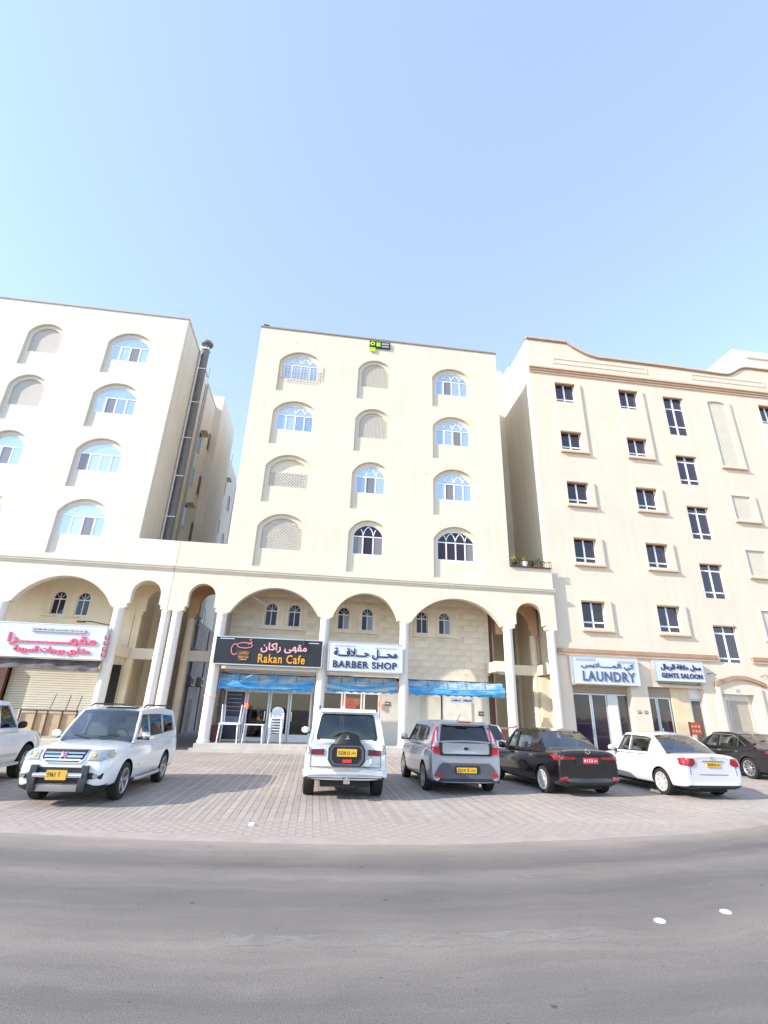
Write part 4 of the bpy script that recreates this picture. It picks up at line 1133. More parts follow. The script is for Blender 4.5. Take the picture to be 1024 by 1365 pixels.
# terrace railing and plants
rl = thing('terrace_railing', 'low brown metal railing on the terrace at the right end of the middle building', 'railing', (10.2, D+.05, 8.62))
MB().box(9.16, 11.3, D-.12, D+.18, 8.62, 8.66).build('rail', BROWNM, rl)
m = MB(); m.box(9.16, 11.3, D-.12, D-.09, 8.93, 8.96)
for k in range(19): m.box(9.18+k*.117, 9.20+k*.117, D-.115, D-.095, 8.66, 8.93)
m.build('balusters', BROWNM, rl)
random.seed(21)
def potted(x, y, z, r, h, kind, lab, potm):
    p = thing('potted_plant', lab, 'plant', (x, y, z), 'potted plants on the terrace'); p.pop('_abs')
    MB().lathe([(0, 0), (0, r*.7), (r*1.3, r), (r*1.4, r*1.08), (r*1.3, r*.9), (r*1.2, 0)], 14, 'z').build('pot', potm, p, True)
    m = MB()
    for k in range(70 if kind == 'bush' else 34):
        a = random.uniform(0, 2*pi); e = random.uniform(.15, 1.4)
        if kind == 'bush':
            d = Vector((cos(a)*cos(e), sin(a)*cos(e), sin(e)*1.1)); c = d*h*random.uniform(.45, 1)+Vector((0, 0, r*1.3))
            u = Vector((random.gauss(0, 1), random.gauss(0, 1), random.gauss(0, .6))).normalized()*.05; q = d.cross(u).normalized()*.028
            m.add([c-u, c+q, c+u, c-q], [(0, 1, 2, 3)])
        else:
            d = Vector((cos(a), sin(a), 0)); L_ = h*random.uniform(.6, 1); w_ = d.cross(Vector((0, 0, 1)))*.022
            p0 = Vector((0, 0, r*1.2)); p1 = p0+d*L_*.4*cos(e)+Vector((0, 0, L_*.6)); p2 = p0+d*L_*cos(e)*.9+Vector((0, 0, L_*(.4+.6*sin(e))))
            m.add([p0-w_, p0+w_, p1+w_, p1-w_, p2], [(0, 1, 2, 3), (3, 2, 4)])
    m.build('foliage', LEAF if kind == 'bush' else mat('yellow_leaf', (.35, .33, .06), .6, var=.3), p)
potted(9.42, D+.0, 8.66, .13, .55, 'spiky', 'spiky yellow plant in a dark pot beside the building corner', BLACK)
potted(9.95, D+.0, 8.66, .17, .45, 'spiky', 'pale green plant in a white pot on the terrace railing', PLASTIC)
potted(10.35, D+.03, 8.66, .10, .22, 'bush', 'small low green plant between the white pot and the terracotta pot', BLACK)
potted(10.75, D+.02, 8.66, .13, .30, 'bush', 'small bushy plant in a terracotta pot on the terrace railing', TERRA)

# ------------------------------------------------------------------ RIGHT BUILDING
RB = thing('apartment_building', 'peach apartment building at the right with brown cornices and dark windows in white frames', 'building', (20, YR, 0))
win_c = []
for X in (12.85, 16.92):
    for (z0, z1) in ((19.05, 20.42), (15.84, 17.05), (12.50, 13.82), (9.18, 10.53), (5.84, 7.18)): win_c.append((X, X+1.27, z0, z1))
for (z0, z1) in ((19.05, 20.42), (15.84, 17.05), (12.50, 13.82), (9.18, 10.53), (5.84, 7.18)): win_c.append((26.35, 27.62, z0, z1))
win_t = [(19.9, 21.2, a, b) for (a, b) in ((17.6, 20.32), (14.32, 16.2), (11.0, 12.97), (7.72, 9.62), (4.34, 6.33))]
blinds = [(22.8, 24.0, 15.75, 20.3), (22.8, 24.0, 12.35, 13.82), (22.8, 24.0, 9.1, 10.53), (22.8, 24.0, 5.8, 7.2)]
holes = [rect(a+.01, b-.01, c+.01, d-.01) for (a, b, c, d) in win_c+win_t]
# parapet curve
top = [(36, 23.4), (26.44, 23.4)]
for i in range(1, 10):
    t = i/10; top.append((26.44+(24.6-26.44)*t, 22.62+(23.4-22.62)*(.5+.5*cos(pi*t))))
top += [(24.2, 22.64), (20.8, 22.72), (16.5, 22.76)]
for i in range(0, 11):
    t = i/10; top.append((16.1-(16.1-13.99)*t, 22.76+(23.66-22.76)*(t**1.8)))
top += [(13.98, 23.68), (11.35, 23.68)]
MB().slab([(11.35, 4.5), (36, 4.5)]+top, YR, YR+.22, holes).build('facade_wall', PEACH, RB)
# crown moulding following the parapet
def sweep_top(pts, dz, dep, th, m, name):
    mb = MB(); V = []
    for (x, z) in pts: V += [(x, YR-dep, z+dz), (x, YR-dep, z+dz+th), (x, YR+.24, z+dz+th), (x, YR+.24, z+dz)]
    F_ = []
    for i in range(len(pts)-1):
        for k in range(4): F_.append((i*4+k, i*4+(k+1) % 4, (i+1)*4+(k+1) % 4, (i+1)*4+k))
    F_ += [(0, 1, 2, 3), tuple(len(V)-4+k for k in (3, 2, 1, 0))]
    mb.add(V, F_).build(name, m, RB)
sweep_top(top, -.16, .05, .08, BROWN, 'parapet_moulding')
sweep_top(top, -.07, .10, .10, PEACH if False else mat('light_brown_trim', (.62, .42, .28), .8), 'parapet_moulding')
def hband(x0, x1, z, name, hs=(.10, .16, .2), m=None):
    MB().box(x0, x1, YR-.07, YR-.001, z, z+.12).build(name, MATS['light_brown_trim'], RB)
    MB().box(x0, x1, YR-.12, YR-.001, z+.121, z+.30).build(name, BROWN, RB)
    MB().box(x0-.02, x1+.02, YR-.17, YR-.001, z+.301, z+.40).build(name, MATS['light_brown_trim'], RB)
hband(11.33, 36, 21.05, 'cornice')
MB().box(11.35, 19.7, YR-.09, YR-.001, 4.50, 4.62).build('shop_cornice', MATS['light_brown_trim'], RB)
MB().box(11.33, 19.72, YR-.14, YR-.001, 4.621, 4.80).build('shop_cornice', BROWN, RB)
MB().box(21.65, 36, YR-.09, YR-.001, 4.50, 4.62).build('shop_cornice', MATS['light_brown_trim'], RB)
MB().box(21.63, 36, YR-.14, YR-.001, 4.621, 4.80).build('shop_cornice', BROWN, RB)
MB().box(11.35, 36, YR+.42, 42, 0, 22.3).build('body_wall', CREAM, RB)
MB().box(11.35, 11.6, YR+.221, YR+.42, 0, 22.3).build('body_wall', CREAM, RB)
MB().box(11.35, 11.58, YR+.221, 31.6, 22.3, 23.5).build('side_parapet', CREAM, RB)
MB().box(11.0, 11.349, 27.3, 31, 0, 24.3).build('side_bay', CREAM, RB)
# windows
def rect_window(x0, x1, z0, z1, bands, bld, y=None, fm=None):
    y = YR+.13 if y is None else y
    t = .05; zs = [z0]+[z0+(z1-z0)*b for b in bands]+[z1]; xm = (x0+x1)/2
    holes = []
    for a, b in zip(zs, zs[1:]):
        for (p, q) in ((x0, xm), (xm, x1)): holes.append(rect(p+t*.9, q-t*.9, a+t*.75, b-t*.75))
    w_ = MB().slab(rect(x0, x1, z0, z1), y, y+.06, holes).build('window', WHITE, bld)
    for h in holes:
        MB().box(h[0][0]-.004, h[1][0]+.004, y+.03, y+.04, h[0][1]-.004, h[2][1]+.004).build('pane', DARKG, w_)
for (a, b, c, d) in win_c: rect_window(a, b, c, d, [.22], RB)
for i, (a, b, c, d) in enumerate(win_t): rect_window(a, b, c, d, [.24, .70] if i == 0 else [.18, .80], RB)
for (a, b, c, d) in win_c+win_t: MB().box(a, b, YR+.225, YR+.26, c, d).build('window_backing', DARK, RB)
# surrounds: projecting flat frames, the top two rows are joined
def surround(x0, x1, z0, z1, hs, parent=RB):
    MB().slab([(x0, z0), (x1, z0), (x1, z1), (x0, z1)], YR-.10, YR-.001, hs).build('window_surround', PEACH, parent)
    MB().box(x0-.03, x1+.05, YR-.15, YR-.002, z0-.07, z0-.001).build('sill', MATS['light_brown_trim'], parent)
for X in (12.85, 16.92, 26.35):
    a, b = X-.06, X+1.6
    hh = [rect(X+.0, X+1.27, c, d) for (x, _, c, d) in win_c if x == X]
    surround(a, b, 15.72, 20.48, hh[0:2])
    for h in hh[2:]: surround(a, b, h[0][1]-.12, h[2][1]+.06, [h])
    for h in hh: MB().box(h[0][0], h[1][0], YR-.09, YR+.12, h[2][1]-.07, h[2][1]-.001).build('lintel_shade', BROWN, RB)  # brown strips paint in the shade below the window heads, tall windows too
for (a, b, c, d) in win_t: MB().box(a, b, YR-.03, YR+.12, d-.07, d-.001).build('lintel_shade', BROWN, RB)
for i, (a, b, c, d) in enumerate(blinds):
    hole = seg_arch((a+b)/2, (b-a)/2, c, d-.12, d, 10) if i == 0 else rect(a, b, c, d)
    surround(a-.05, b+.33, c-.1, d+.08, [hole])
    MB().slab(hole, YR-.02, YR-.002).build('blind_panel', mat('beige_blind', (.60, .53, .42), .9, var=.05), RB)
# attic panels (shallow frames above the cornice)
for (x0, x1) in ((12.9, 19.2), (22.2, 27.4)):
    MB().slab(rect(x0, x1, 21.9, 22.35), YR-.03, YR-.001, [rect(x0+.12, x1-.12, 22.0, 22.25)]).build('attic_panel', PEACH, RB)
# ground floor
A = (11.95, 14.88, .12, 3.15); B = (15.75, 18.66, .12, 3.2); Cc = (19.6, 21.35, .12, 3.0); Dd = (22.6, 26.2, .12, 3.2)
MB().slab(rect(11.35, 36, 0.002, 4.499), YR, YR+.41, [rect(*q) for q in (A, B, Cc, Dd)]+[rect(28, 31, .12, 3.2)]).build('shop_wall', PEACH, RB)
MB().box(11.35, 36, YR+.9, YR+1.0, 0, 4.4).build('recess_wall', mat('yellow_wall', (.62, .50, .32), .85), RB) if False else None
RY = YR+.30
PW = mat('shop_post_white', (.68, .66, .62), .6)
MB().box(A[0], A[1], RY, RY+.1, 2.82, 3.15).build('shutter_box', mat('shutter_brown', (.36, .27, .2), .7), RB)
frame_door(RB, A[0]+.05, 12.95, .12, 2.8, 'door', DARKG, .12, ALU, .06, RY, 12.85)
frame_door(RB, 12.97, 13.75, .12, 2.8, 'door', DARKG, .12, ALU, .06, RY)
MB().box(13.77, 14.25, RY-.05, RY+.1, .12, 2.8).build('shop_post', PW, RB)
frame_door(RB, 14.27, 14.86, .12, 2.8, 'window', DARKG, .12, ALU, .05, RY)
MB().box(B[0], 17.1, RY, RY+.1, 2.75, 3.2).build('shutter_box', MATS['shutter_brown'], RB)
frame_door(RB, B[0]+.03, 16.3, .12, 2.74, 'door', DARKG, .12, ALU, .06, RY)
frame_door(RB, 16.32, 17.02, .12, 2.74, 'door', DARKG, .12, ALU, .06, RY, 16.4)
MB().box(17.1, 18.05, RY-.02, RY+.1, .12, 3.2).build('shop_pier', mat('yellow_pier', (.66, .54, .34), .85), RB)
frame_door(RB, 18.07, 18.64, .12, 2.7, 'door', mat('dark_door', (.10, .085, .07), .6), .1, ALU, .05, RY)
MB().box(18.05, 18.66, RY, RY+.1, 2.72, 3.2).build('transom_panel', PW, RB)
MB().box(Cc[0], Cc[1], RY+.02, RY+.1, .12, 3.0).build('recess_panel', PW, RB)
frame_door(RB, 20.05, 21.2, .12, 2.75, 'door', mat('beige_door', (.42, .36, .27), .6), .0, PEACH, .04, RY-.04)
frame_door(RB, 22.65, 24.3, .12, 3.1, 'door', DARKG, .12, ALU, .06, RY)
frame_door(RB, 24.32, 26.15, .12, 3.1, 'window', DARKG, .12, ALU, .06, RY)
# brown arch hood
V = []; m = MB(); n = 14
for i in range(n):
    a = 19.3+2.76*i/n; b = 19.3+2.76*(i+1)/n
    za = 3.36+.34*sin(pi*i/n); zb = 3.36+.34*sin(pi*(i+1)/n)
    m.slab([(a, za), (b, zb), (b, zb+.18), (a, za+.18)], YR-.14, YR-.001)
m.build('arch_hood', BROWN, RB)
MB().box(19.28, 19.5, YR-.1, YR-.001, .1, 3.33).build('door_pilaster', PEACH, RB)
MB().box(21.5, 21.72, YR-.1, YR-.001, .1, 3.33).build('door_pilaster', PEACH, RB)
MB().box(20.38, 20.56, YR-.03, YR-.001, 3.14, 3.26).build('house_number', MATS['grey_print'], RB)
wall_plate(15.15, YR-.001, 2.05, .17, 'small plate left of the pair on the pillar between laundry and saloon')
wall_plate(15.48, YR-.001, 2.05, .17, 'small plate right of the pair on the pillar between laundry and saloon')
MB().box(11.36, 36, YR-.9, YR+.42, .0, .12).build('pavement', mat('pavement_concrete', (.42, .38, .34), .9, var=.1, bump=.2), RB)
for k, (x, lab) in enumerate(((19.05, 'small wall lamp left of the brown arch hood'), (21.95, 'small wall lamp right of the brown arch hood'))):
    l = thing('wall_lamp', lab, 'lamp', (x, YR-.1, 3.9), 'wall lamps beside the arch hood')
    MB().tube([(x, YR, 3.9), (x+.1, YR-.2, 3.95), (x+.18, YR-.25, 3.9)], .02).build('arm', GALV, l)
    MB().lathe([(0, .04), (-.03, .08), (-.06, .09), (-.07, 0)], 12, 'z', (x+.18, YR-.27, 3.9)).build('lamp_shade', GALV, l, True)
mb_ = thing('menu_board', 'red menu board standing by the yellow pier of the saloon', 'board', (17.5, YR-.35, .12))
MB().box(17.3, 17.9, YR-.38, YR-.34, 1.15, 1.68).build('panel', mat('red_board', (.33, .06, .04), .5, var=.3, scale=10), mb_)
MB().box(17.28, 17.33, YR-.39, YR-.33, .12, 1.7).build('post', BROWNM, mb_); MB().box(17.87, 17.92, YR-.39, YR-.33, .12, 1.7).build('post', BROWNM, mb_)
m = MB()
for k in range(3):
    for j in range(2): m.box(17.38+k*.16, 17.48+k*.16, YR-.39, YR-.381, 1.25+j*.2, 1.36+j*.2)
m.build('picture', mat('orange_print', (.6, .25, .12), .5), mb_)
# white roof block behind
MB().box(29.0, 37, 26.0, 34, 22.3, 27.7).build('roof_block', mat('white_render', (.80, .80, .78), .85, var=.03), RB)
MB().box(30.0, 37, 25.9, 25.99, 27.0, 27.25).build('roof_block_ledge', TRIM, RB)
MB().box(11.7, 15.5, 27, 34, 22.3, 24.5).build('roof_block', MATS['white_render'], RB)
# twig of barrier tape
tp = MB()
V = []; pts = [(8.85, 22.35, 1.25), (7.9, 21.2, 1.18), (6.9, 20.1, 1.22)]
for (x, y, z) in pts: V += [(x, y, z), (x, y, z+.07)]
tp.add(V, [(0, 2, 3, 1), (2, 4, 5, 3)])
tag(tp.build('barrier_tape', mat('tape_red', (.75, .25, .20), .5)), 'red and white tape strung from the column towards the parked cars', 'tape')

# ------------------------------------------------------------------ CARS
PAINTW = mat('white_car_paint', (.74, .75, .75), .25, var=.01, coat=1.0)
PAINTP = mat('pearl_white_car_paint', (.60, .59, .60), .25, var=.01, coat=1.0)
PAINTS = mat('silver_car_paint', (.36, .39, .44), .28, metal=.6, var=.01, coat=1.0)
PAINTK = mat('black_car_paint', (.006, .004, .006), .2, var=.05, coat=1.0)
PAINTG = mat('charcoal_car_paint', (.009, .008, .009), .22, var=.05, coat=1.0)
CARG = glass('car_glass', (.36, .43, .42), .05, True, rmax=.55)
CARGD = glass('dark_car_glass', (.08, .09, .10), .05, True, rmax=.5)
SEAT = mat('beige_seat', (.55, .49, .38), .8, var=.1)
SEATG = mat('grey_seat', (.20, .21, .22), .8, var=.1)
LAMPG = mat('clear_lamp', (.34, .34, .29), .15, var=.25, scale=14, coat=1)
LAMPRED = mat('red_lamp_plastic', (.30, .008, .015), .15, var=.25, scale=10, coat=1)
GUNM = mat('gunmetal_cladding', (.07, .072, .085), .5, var=.1)
RIM = mat('alloy_rim', (.42, .42, .43), .3, metal=.7, var=.1)
HUBC = mat('silver_hubcap', (.55, .54, .52), .35, metal=.3, var=.1)

def catmull(P, x):
    if x <= P[0][0]: return P[0][1:]
    if x >= P[-1][0]: return P[-1][1:]
    for a, b in zip(P, P[1:]):
        if a[0] <= x <= b[0]:
            t = (x-a[0])/(b[0]-a[0]); return [p+(q-p)*t for p, q in zip(a[1:], b[1:])]
def build_body(sec, crown, subdiv=2):
    """sec: (y, zb, zt, hw) stations from rear to front"""
    prof = lambda zb, zt, w: [(0, zb), (.72*w, zb), (.93*w, zb+.03), (.985*w, zb+.14), (w, zb+(zt-zb)*.42), (.992*w, zb+(zt-zb)*.68), (.965*w, zt-.10), (.90*w, zt-.025), (.72*w, zt+crown*.35), (.38*w, zt+crown*.85), (0, zt+crown)]
    V = []; F_ = []
    ring = None
    for (y, zb, zt, w_) in sec:
        h = prof(zb, zt, w_)
        pts = [(x, z) for x, z in h]+[(-x, z) for x, z in reversed(h[1:-1])]
        ring = len(pts)
        V += [(x, y, z) for x, z in pts]
    n = len(sec)
    for i in range(n-1):
        for k in range(ring):
            q = (k+1) % ring; F_.append((i*ring+k, (i+1)*ring+k, (i+1)*ring+q, i*ring+q))
    # caps as quad strips across
    h = (ring//2)
    for base, flip in ((0, False), ((n-1)*ring, True)):
        for k in range(h):
            a, b = k, k+1; c, d = (ring-k-1) % ring, (ring-k) % ring
            q = (a, b, c, d) if k not in (0, h-1) else ((a, b, c) if k == 0 else (a, b, d))
            q = tuple(base+i for i in q)
            F_.append(q if not flip else q[::-1])
    me = bpy.data.meshes.new('b'); me.from_pydata(V, [], F_)
    o = bpy.data.objects.new('b', me); COL.objects.link(o)
    s = o.modifiers.new('s', 'SUBSURF'); s.levels = subdiv; s.render_levels = subdiv
    return o
def finish_body(o, wheels, R, x_in, name, parent, paint, cabin=None, deck=None):
    cut = MB()
    for (y, z) in wheels:
        for s in (-1, 1):
            n = 32; xa, xb = sorted((s*x_in, s*1.4))
            cut.cyl((xa, y, z), (xb, y, z), R, n=n)
    co = cut.build('cut', BLACK)
    b = o.modifiers.new('b', 'BOOLEAN'); b.object = co; b.operation = 'DIFFERENCE'; b.solver = 'EXACT'
    dg = bpy.context.evaluated_depsgraph_get()
    me = bpy.data.meshes.new_from_object(o.evaluated_get(dg))
    bpy.data.objects.remove(co); bpy.data.objects.remove(o)
    me.materials.clear(); me.materials.append(paint); me.materials.append(BLACK); me.materials.append(deck or DARK)
    for p in me.polygons:
        c = p.center; k = 0
        if p.normal.z < -.6 and c.z < .5: k = 1
        for (y, z) in wheels:
            if (c.y-y)**2+(c.z-z)**2 < (R+.004)**2 and (abs(c.x) < x_in+.01 or abs((Vector((c.y-y, c.z-z)).normalized()).dot(Vector((p.normal.y, p.normal.z)))) > .9 and ((c.y-y)**2+(c.z-z)**2) > (R*.93)**2 and abs(p.normal.x) < .3): k = 1
        if cabin and p.normal.z > .75 and cabin[0] < c.y < cabin[1] and abs(c.x) < cabin[2]: k = 2
        p.material_index = k
    me.shade_smooth(); me.set_sharp_from_angle(angle=radians(38))
    me.name = name
    return link(name, me, parent)
WHEELS = {}
def wheel(parent, x, y, R, wdt, style, rimr, side):
    key = (R, wdt, style, rimr)
    e = bpy.data.objects.new('wheel', None); COL.objects.link(e); e.parent = parent; e.location = (x, y, R)
    e.rotation_euler = (0, 0, 0 if side > 0 else pi)
    if key not in WHEELS:
        h = wdt/2
        ty = MB().lathe([(h*.6, rimr), (h*.92, rimr+.015), (h, rimr+.05), (h*.97, R-.045), (h*.82, R-.008), (h*.4, R), (-h*.4, R), (-h*.82, R-.008), (-h*.97, R-.045), (-h, rimr+.05), (-h*.92, rimr+.015), (-h*.6, rimr)], 36, 'x')
        t = ty.build('tyre', RUBBER, None, True, 30)
        rm = MB(); RM = HUBC if style == 'hub' else RIM
        rm.lathe([(h*.93, rimr+.012), (h*.95, rimr-.005), (h*.80, rimr-.022), (h*.1, rimr-.03)], 36, 'x', m=RM)
        rm.lathe([(h*.12, rimr-.03), (h*.1, 0.001)], 24, 'x', m=BLACK)
        rm.lathe([(h*.62, 0.001), (h*.62, .05), (h*.5, .065), (h*.1, .07)], 16, 'x', m=RM)
        ns = {'5': 5, '10': 10, '6': 6, 'hub': 8}[style]
        for k in range(ns):
            a = 2*pi*k/ns+.2; u = Vector((0, cos(a), sin(a))); w_ = Vector((0, -sin(a), cos(a)))
            w0, w1 = {'5': (.030, .052), '6': (.03, .045), '10': (.014, .02), 'hub': (.024, .06)}[style]
            if style == '10': pair = (-.10, .10)
            else: pair = (0,)
            x0, x1 = h*.58, h*.80
            P = [u*.05-w_*w0, u*.05+w_*w0, u*(rimr-.015)+w_*w1, u*(rimr-.015)-w_*w1]
            V = [Vector((x0 if i < 2 else x1, 0, 0))+p for i, p in enumerate(P)]+[Vector(((x0 if i < 2 else x1)-.03, 0, 0))+p*1.0 for i, p in enumerate(P)]
            rm.add(V, [(0, 1, 2, 3), (4, 7, 6, 5), (0, 3, 7, 4), (1, 5, 6, 2), (0, 4, 5, 1)], RM)
        r = rm.build('rim', None, None, True, 30)
        WHEELS[key] = (t.data, r.data)
        t.parent = e; r.parent = e
    else:
        for nm, me in zip(('tyre', 'rim'), WHEELS[key]):
            o = bpy.data.objects.new(nm, me); COL.objects.link(o); o.parent = e
    return e
class Proj:
    """lays flat outlines onto the curved body"""
    def __init__(s, objs):
        V = []; F_ = []
        for o in objs:
            b = len(V); V += [v.co.copy() for v in o.data.vertices]; F_ += [tuple(b+i for i in p.vertices) for p in o.data.polygons]
        s.t = BVHTree.FromPolygons(V, F_)
    def put(s, name, poly, side, m, parent, off=.006, step=.08, holes=(), lift=.012, default=None):
        P, T = tri2d(poly, holes, step)
        H = []
        for (a, b) in P:
            if side == 'rear': o, d = Vector((a, -4, b)), Vector((0, 1, 0))
            elif side == 'front': o, d = Vector((a, 4, b)), Vector((0, -1, 0))
            elif side == 'left': o, d = Vector((-3, a, b)), Vector((1, 0, 0))
            elif side == 'right': o, d = Vector((3, a, b)), Vector((-1, 0, 0))
            else: o, d = Vector((a, b, 4)), Vector((0, 0, -1))
            h = s.t.ray_cast(o, d)
            H.append([h[0], h[1], o, d])
        ok = sorted((q[0]-q[2]).length for q in H if q[0] is not None)
        if not ok: return None
        md = ok[len(ok)//2]; out = []; out2 = []
        for q in H:
            if q[0] is None or (q[0]-q[2]).length > md+.35:
                nr = s.t.find_nearest(q[2]+q[3]*md); q[0], q[1] = nr[0], nr[1]
            nn = q[1] if q[1].dot(q[3]) < 0 else -q[1]
            out.append(q[0]+nn*(off+lift)); out2.append(q[0]-nn*.01)
        n = len(out); F_ = []; ec = {}
        for t in T:
            F_.append(t)
            for i in range(3):
                a, b = t[i], t[(i+1) % 3]
                if (b, a) in ec: del ec[(b, a)]
                else: ec[(a, b)] = 1
        for (a, b) in ec: F_.append((b, a, a+n, b+n))
        me = MB().add(out+out2, F_)
        o = me.build(name, m, parent, True, 35)
        return o
def rrect(cx, cz, w_, h, r=.02, n=3):
    out = []
    for (sx, sz, a0) in ((1, -1, -90), (1, 1, 0), (-1, 1, 90), (-1, -1, 180)):
        for k in range(n+1):
            a = radians(a0+90*k/n); out.append((cx+sx*(w_/2-r)+r*cos(a), cz+sz*(h/2-r)+r*sin(a)))
    return out
def oval(cx, cz, a, b, n=16): return [(cx+a*cos(2*pi*k/n), cz+b*sin(2*pi*k/n)) for k in range(n)]
def mirror(poly): return [(-x, z) for x, z in reversed(poly)]

def greenhouse(par, g, paint, side_holes, glassm, rearglass=None, pillar=None):
    """g: yA,zA windscreen base; yA2 top; yC2 roof rear; yC,zC rear glass base; wb belt half width; wr roof half width; zr roof; crown"""
    yA, zA, yA2, yC2, yC, zC, wb, wr, zr = [g[k] for k in ('yA', 'zA', 'yA2', 'yC2', 'yC', 'zC', 'wb', 'wr', 'zr')]
    zr2 = g.get('zr2', zr-.03)      # roof height at the rear
    zf2 = g.get('zf2', zr-.04)      # roof height at the front
    zbelt = min(zA, zC)
    def sx(z): 
        s = max(0, min(1.05, (z-zbelt)/(zr-zbelt))); return wb-(wb-wr)*(s**1.25)
    # side outline from rear base round over the roof edge
    n = 8
    roofline = []
    for i in range(n+1):
        t = i/n; y = yC2+(yA2-yC2)*t; z = zr2+(zf2-zr2)*t+(zr-max(zr2, zf2)+.0)*sin(pi*t)*1.0
        roofline.append((y, z))
    out = [(yC, zC-.06)]+[(yC+(yC2-yC)*.5, zC+(zr2-zC)*.53)]+roofline+[(yA+(yA2-yA)*.5, zA+(zf2-zA)*.52), (yA, zA-.05)]
    out = out[::-1] if False else out
    th = .05
    for s in (-1, 1):
        fn = lambda a, b, c, s=s: (s*(sx(c)-b), a, c)
        fr = MB().slab(out, 0, th, side_holes, fn=fn, step=.18).build('side_frame', paint, par, True, 30)
        for i, h in enumerate(side_holes):
            P, T = tri2d(h, (), .2)
            MB().add([(s*(sx(p[1])-.018), p[0], p[1]) for p in P], T).build('side_window', (rearglass if (rearglass and i > 0) else glassm), fr)
        # black weatherstrip round each side window
        for h in side_holes:
            cx = sum(p[0] for p in h)/len(h); cz = sum(p[1] for p in h)/len(h)
            big = [(cx+(p[0]-cx)*1.03+(.012 if p[0] > cx else -.012), cz+(p[1]-cz)*1.04+(.010 if p[1] > cz else -.012)) for p in h]
            MB().slab(big, -.004, .004, [h], fn=fn).build('window_trim', pillar or BLACK, fr)
    def surf(y0, z0, w0, y1, z1, w1, bulge, nu=10, nv=6, off=0, frac=(0, 1), ufrac=1.0):
        V = []
        for j in range(nv+1):
            v = frac[0]+(frac[1]-frac[0])*j/nv
            for i in range(nu+1):
                u = (-1+2*i/nu)*ufrac
                w_ = w0+(w1-w0)*v; k = 1-u*u
                V.append((u*w_, y0+(y1-y0)*v+bulge*k*(1-.4*v)+off, z0+(z1-z0)*v+.03*k*v+.02*sin(pi*v)))
        F_ = [(j*(nu+1)+i, j*(nu+1)+i+1, (j+1)*(nu+1)+i+1, (j+1)*(nu+1)+i) for j in range(nv) for i in range(nu)]
        return V, F_
    V, F_ = surf(yA, zA-.02, wb-.03, yA2, zf2, wr-.03, g.get('bf', .12))
    ws = MB().add(V, F_).build('windscreen', glassm, par, True)
    V, F_ = surf(yC, zC-.02, wb-.03, yC2, zr2, wr-.03, -g.get('br', .06))
    if not g.get('norear'): MB().add(V, F_).build('rear_window', rearglass or glassm, par, True)
    # roof skin with rolled edges
    nu, nv = 12, 10; V = []
    for j in range(nv+1):
        t = j/nv; y = yC2+(yA2-yC2)*t; z = zr2+(zf2-zr2)*t+(zr-max(zr2, zf2))*sin(pi*t)
        for i in range(nu+1):
            u = -1+2*i/nu; e = 1-abs(u)**3
            wy = sx(z)+.004
            yy = y+(g.get('bf', .12)*.6*(1-u*u)*max(0, (t-.8)/.2)) - (g.get('br', .06)*.6*(1-u*u)*max(0, (.2-t)/.2))
            V.append((u*wy, yy, z+.035*e*(.55+.45*sin(pi*t))+.004))
    F_ = [(j*(nu+1)+i, j*(nu+1)+i+1, (j+1)*(nu+1)+i+1, (j+1)*(nu+1)+i) for j in range(nv) for i in range(nu)]
    b = len(V); V2 = V+[(x*.98, y, z-.035) for x, y, z in V]
    F2 = F_+[tuple(b+i for i in q[::-1]) for q in F_]
    bd = [i for i in range(nu+1)]+[j*(nu+1)+nu for j in range(1, nv+1)]+[nv*(nu+1)+i for i in range(nu-1, -1, -1)]+[j*(nu+1) for j in range(nv-1, 0, -1)]
    for i in range(len(bd)): p, q = bd[i], bd[(i+1) % len(bd)]; F2.append((p, p+b, q+b, q))
    roof = MB().add(V2, F2).build('roof', paint, par, True, 50)
    return roof, sx
def seats(par, y_front, y_rear, zb, m, w_=.28):
    for (y, nm) in ((y_front, 'seat'), (y_rear, 'seat')):
        for x in (-.37, .37):
            s = MB().slab(rrect(x, zb-.10, w_*2*.9, .60, .08), 0, .14, fn=lambda a, b, c: (a, y+b-(c-zb)*.22, c)).build(nm, m, par)
            MB().slab(rrect(x, zb+.27, .25, .16, .05), 0, .10, fn=lambda a, b, c: (a, y+.0+b-(c-zb)*.22, c)).build('headrest', m, s)
def steering(par, x, y, z):
    mb = MB(); n = 16
    pts = [(x+.18*cos(2*pi*k/n), y+.06*sin(2*pi*k/n), z+.17*sin(2*pi*k/n)) for k in range(n+1)]
    mb.tube(pts, .014, 5).build('steering_wheel', BLACK, par)
def mirror_part(par, x, y, z, paint, s, w_=.13):
    m = MB().lathe([(-.11, .0), (-.10, .05), (-.03, .085), (.05, .08), (.10, .05), (.11, 0)], 14, 'x')
    m.v = [(v[0]*.95, v[1]*.75, v[2]) for v in m.v]
    o = m.build('mirror', paint, par, True, 50); o.location = (x+s*.11, y, z)
    MB().box(-.04 if s > 0 else -.14, .14 if s < 0 else .04, -.02, .02, -.09, -.05).build('mirror_arm', BLACK, o).location = (-s*.05, 0, 0)
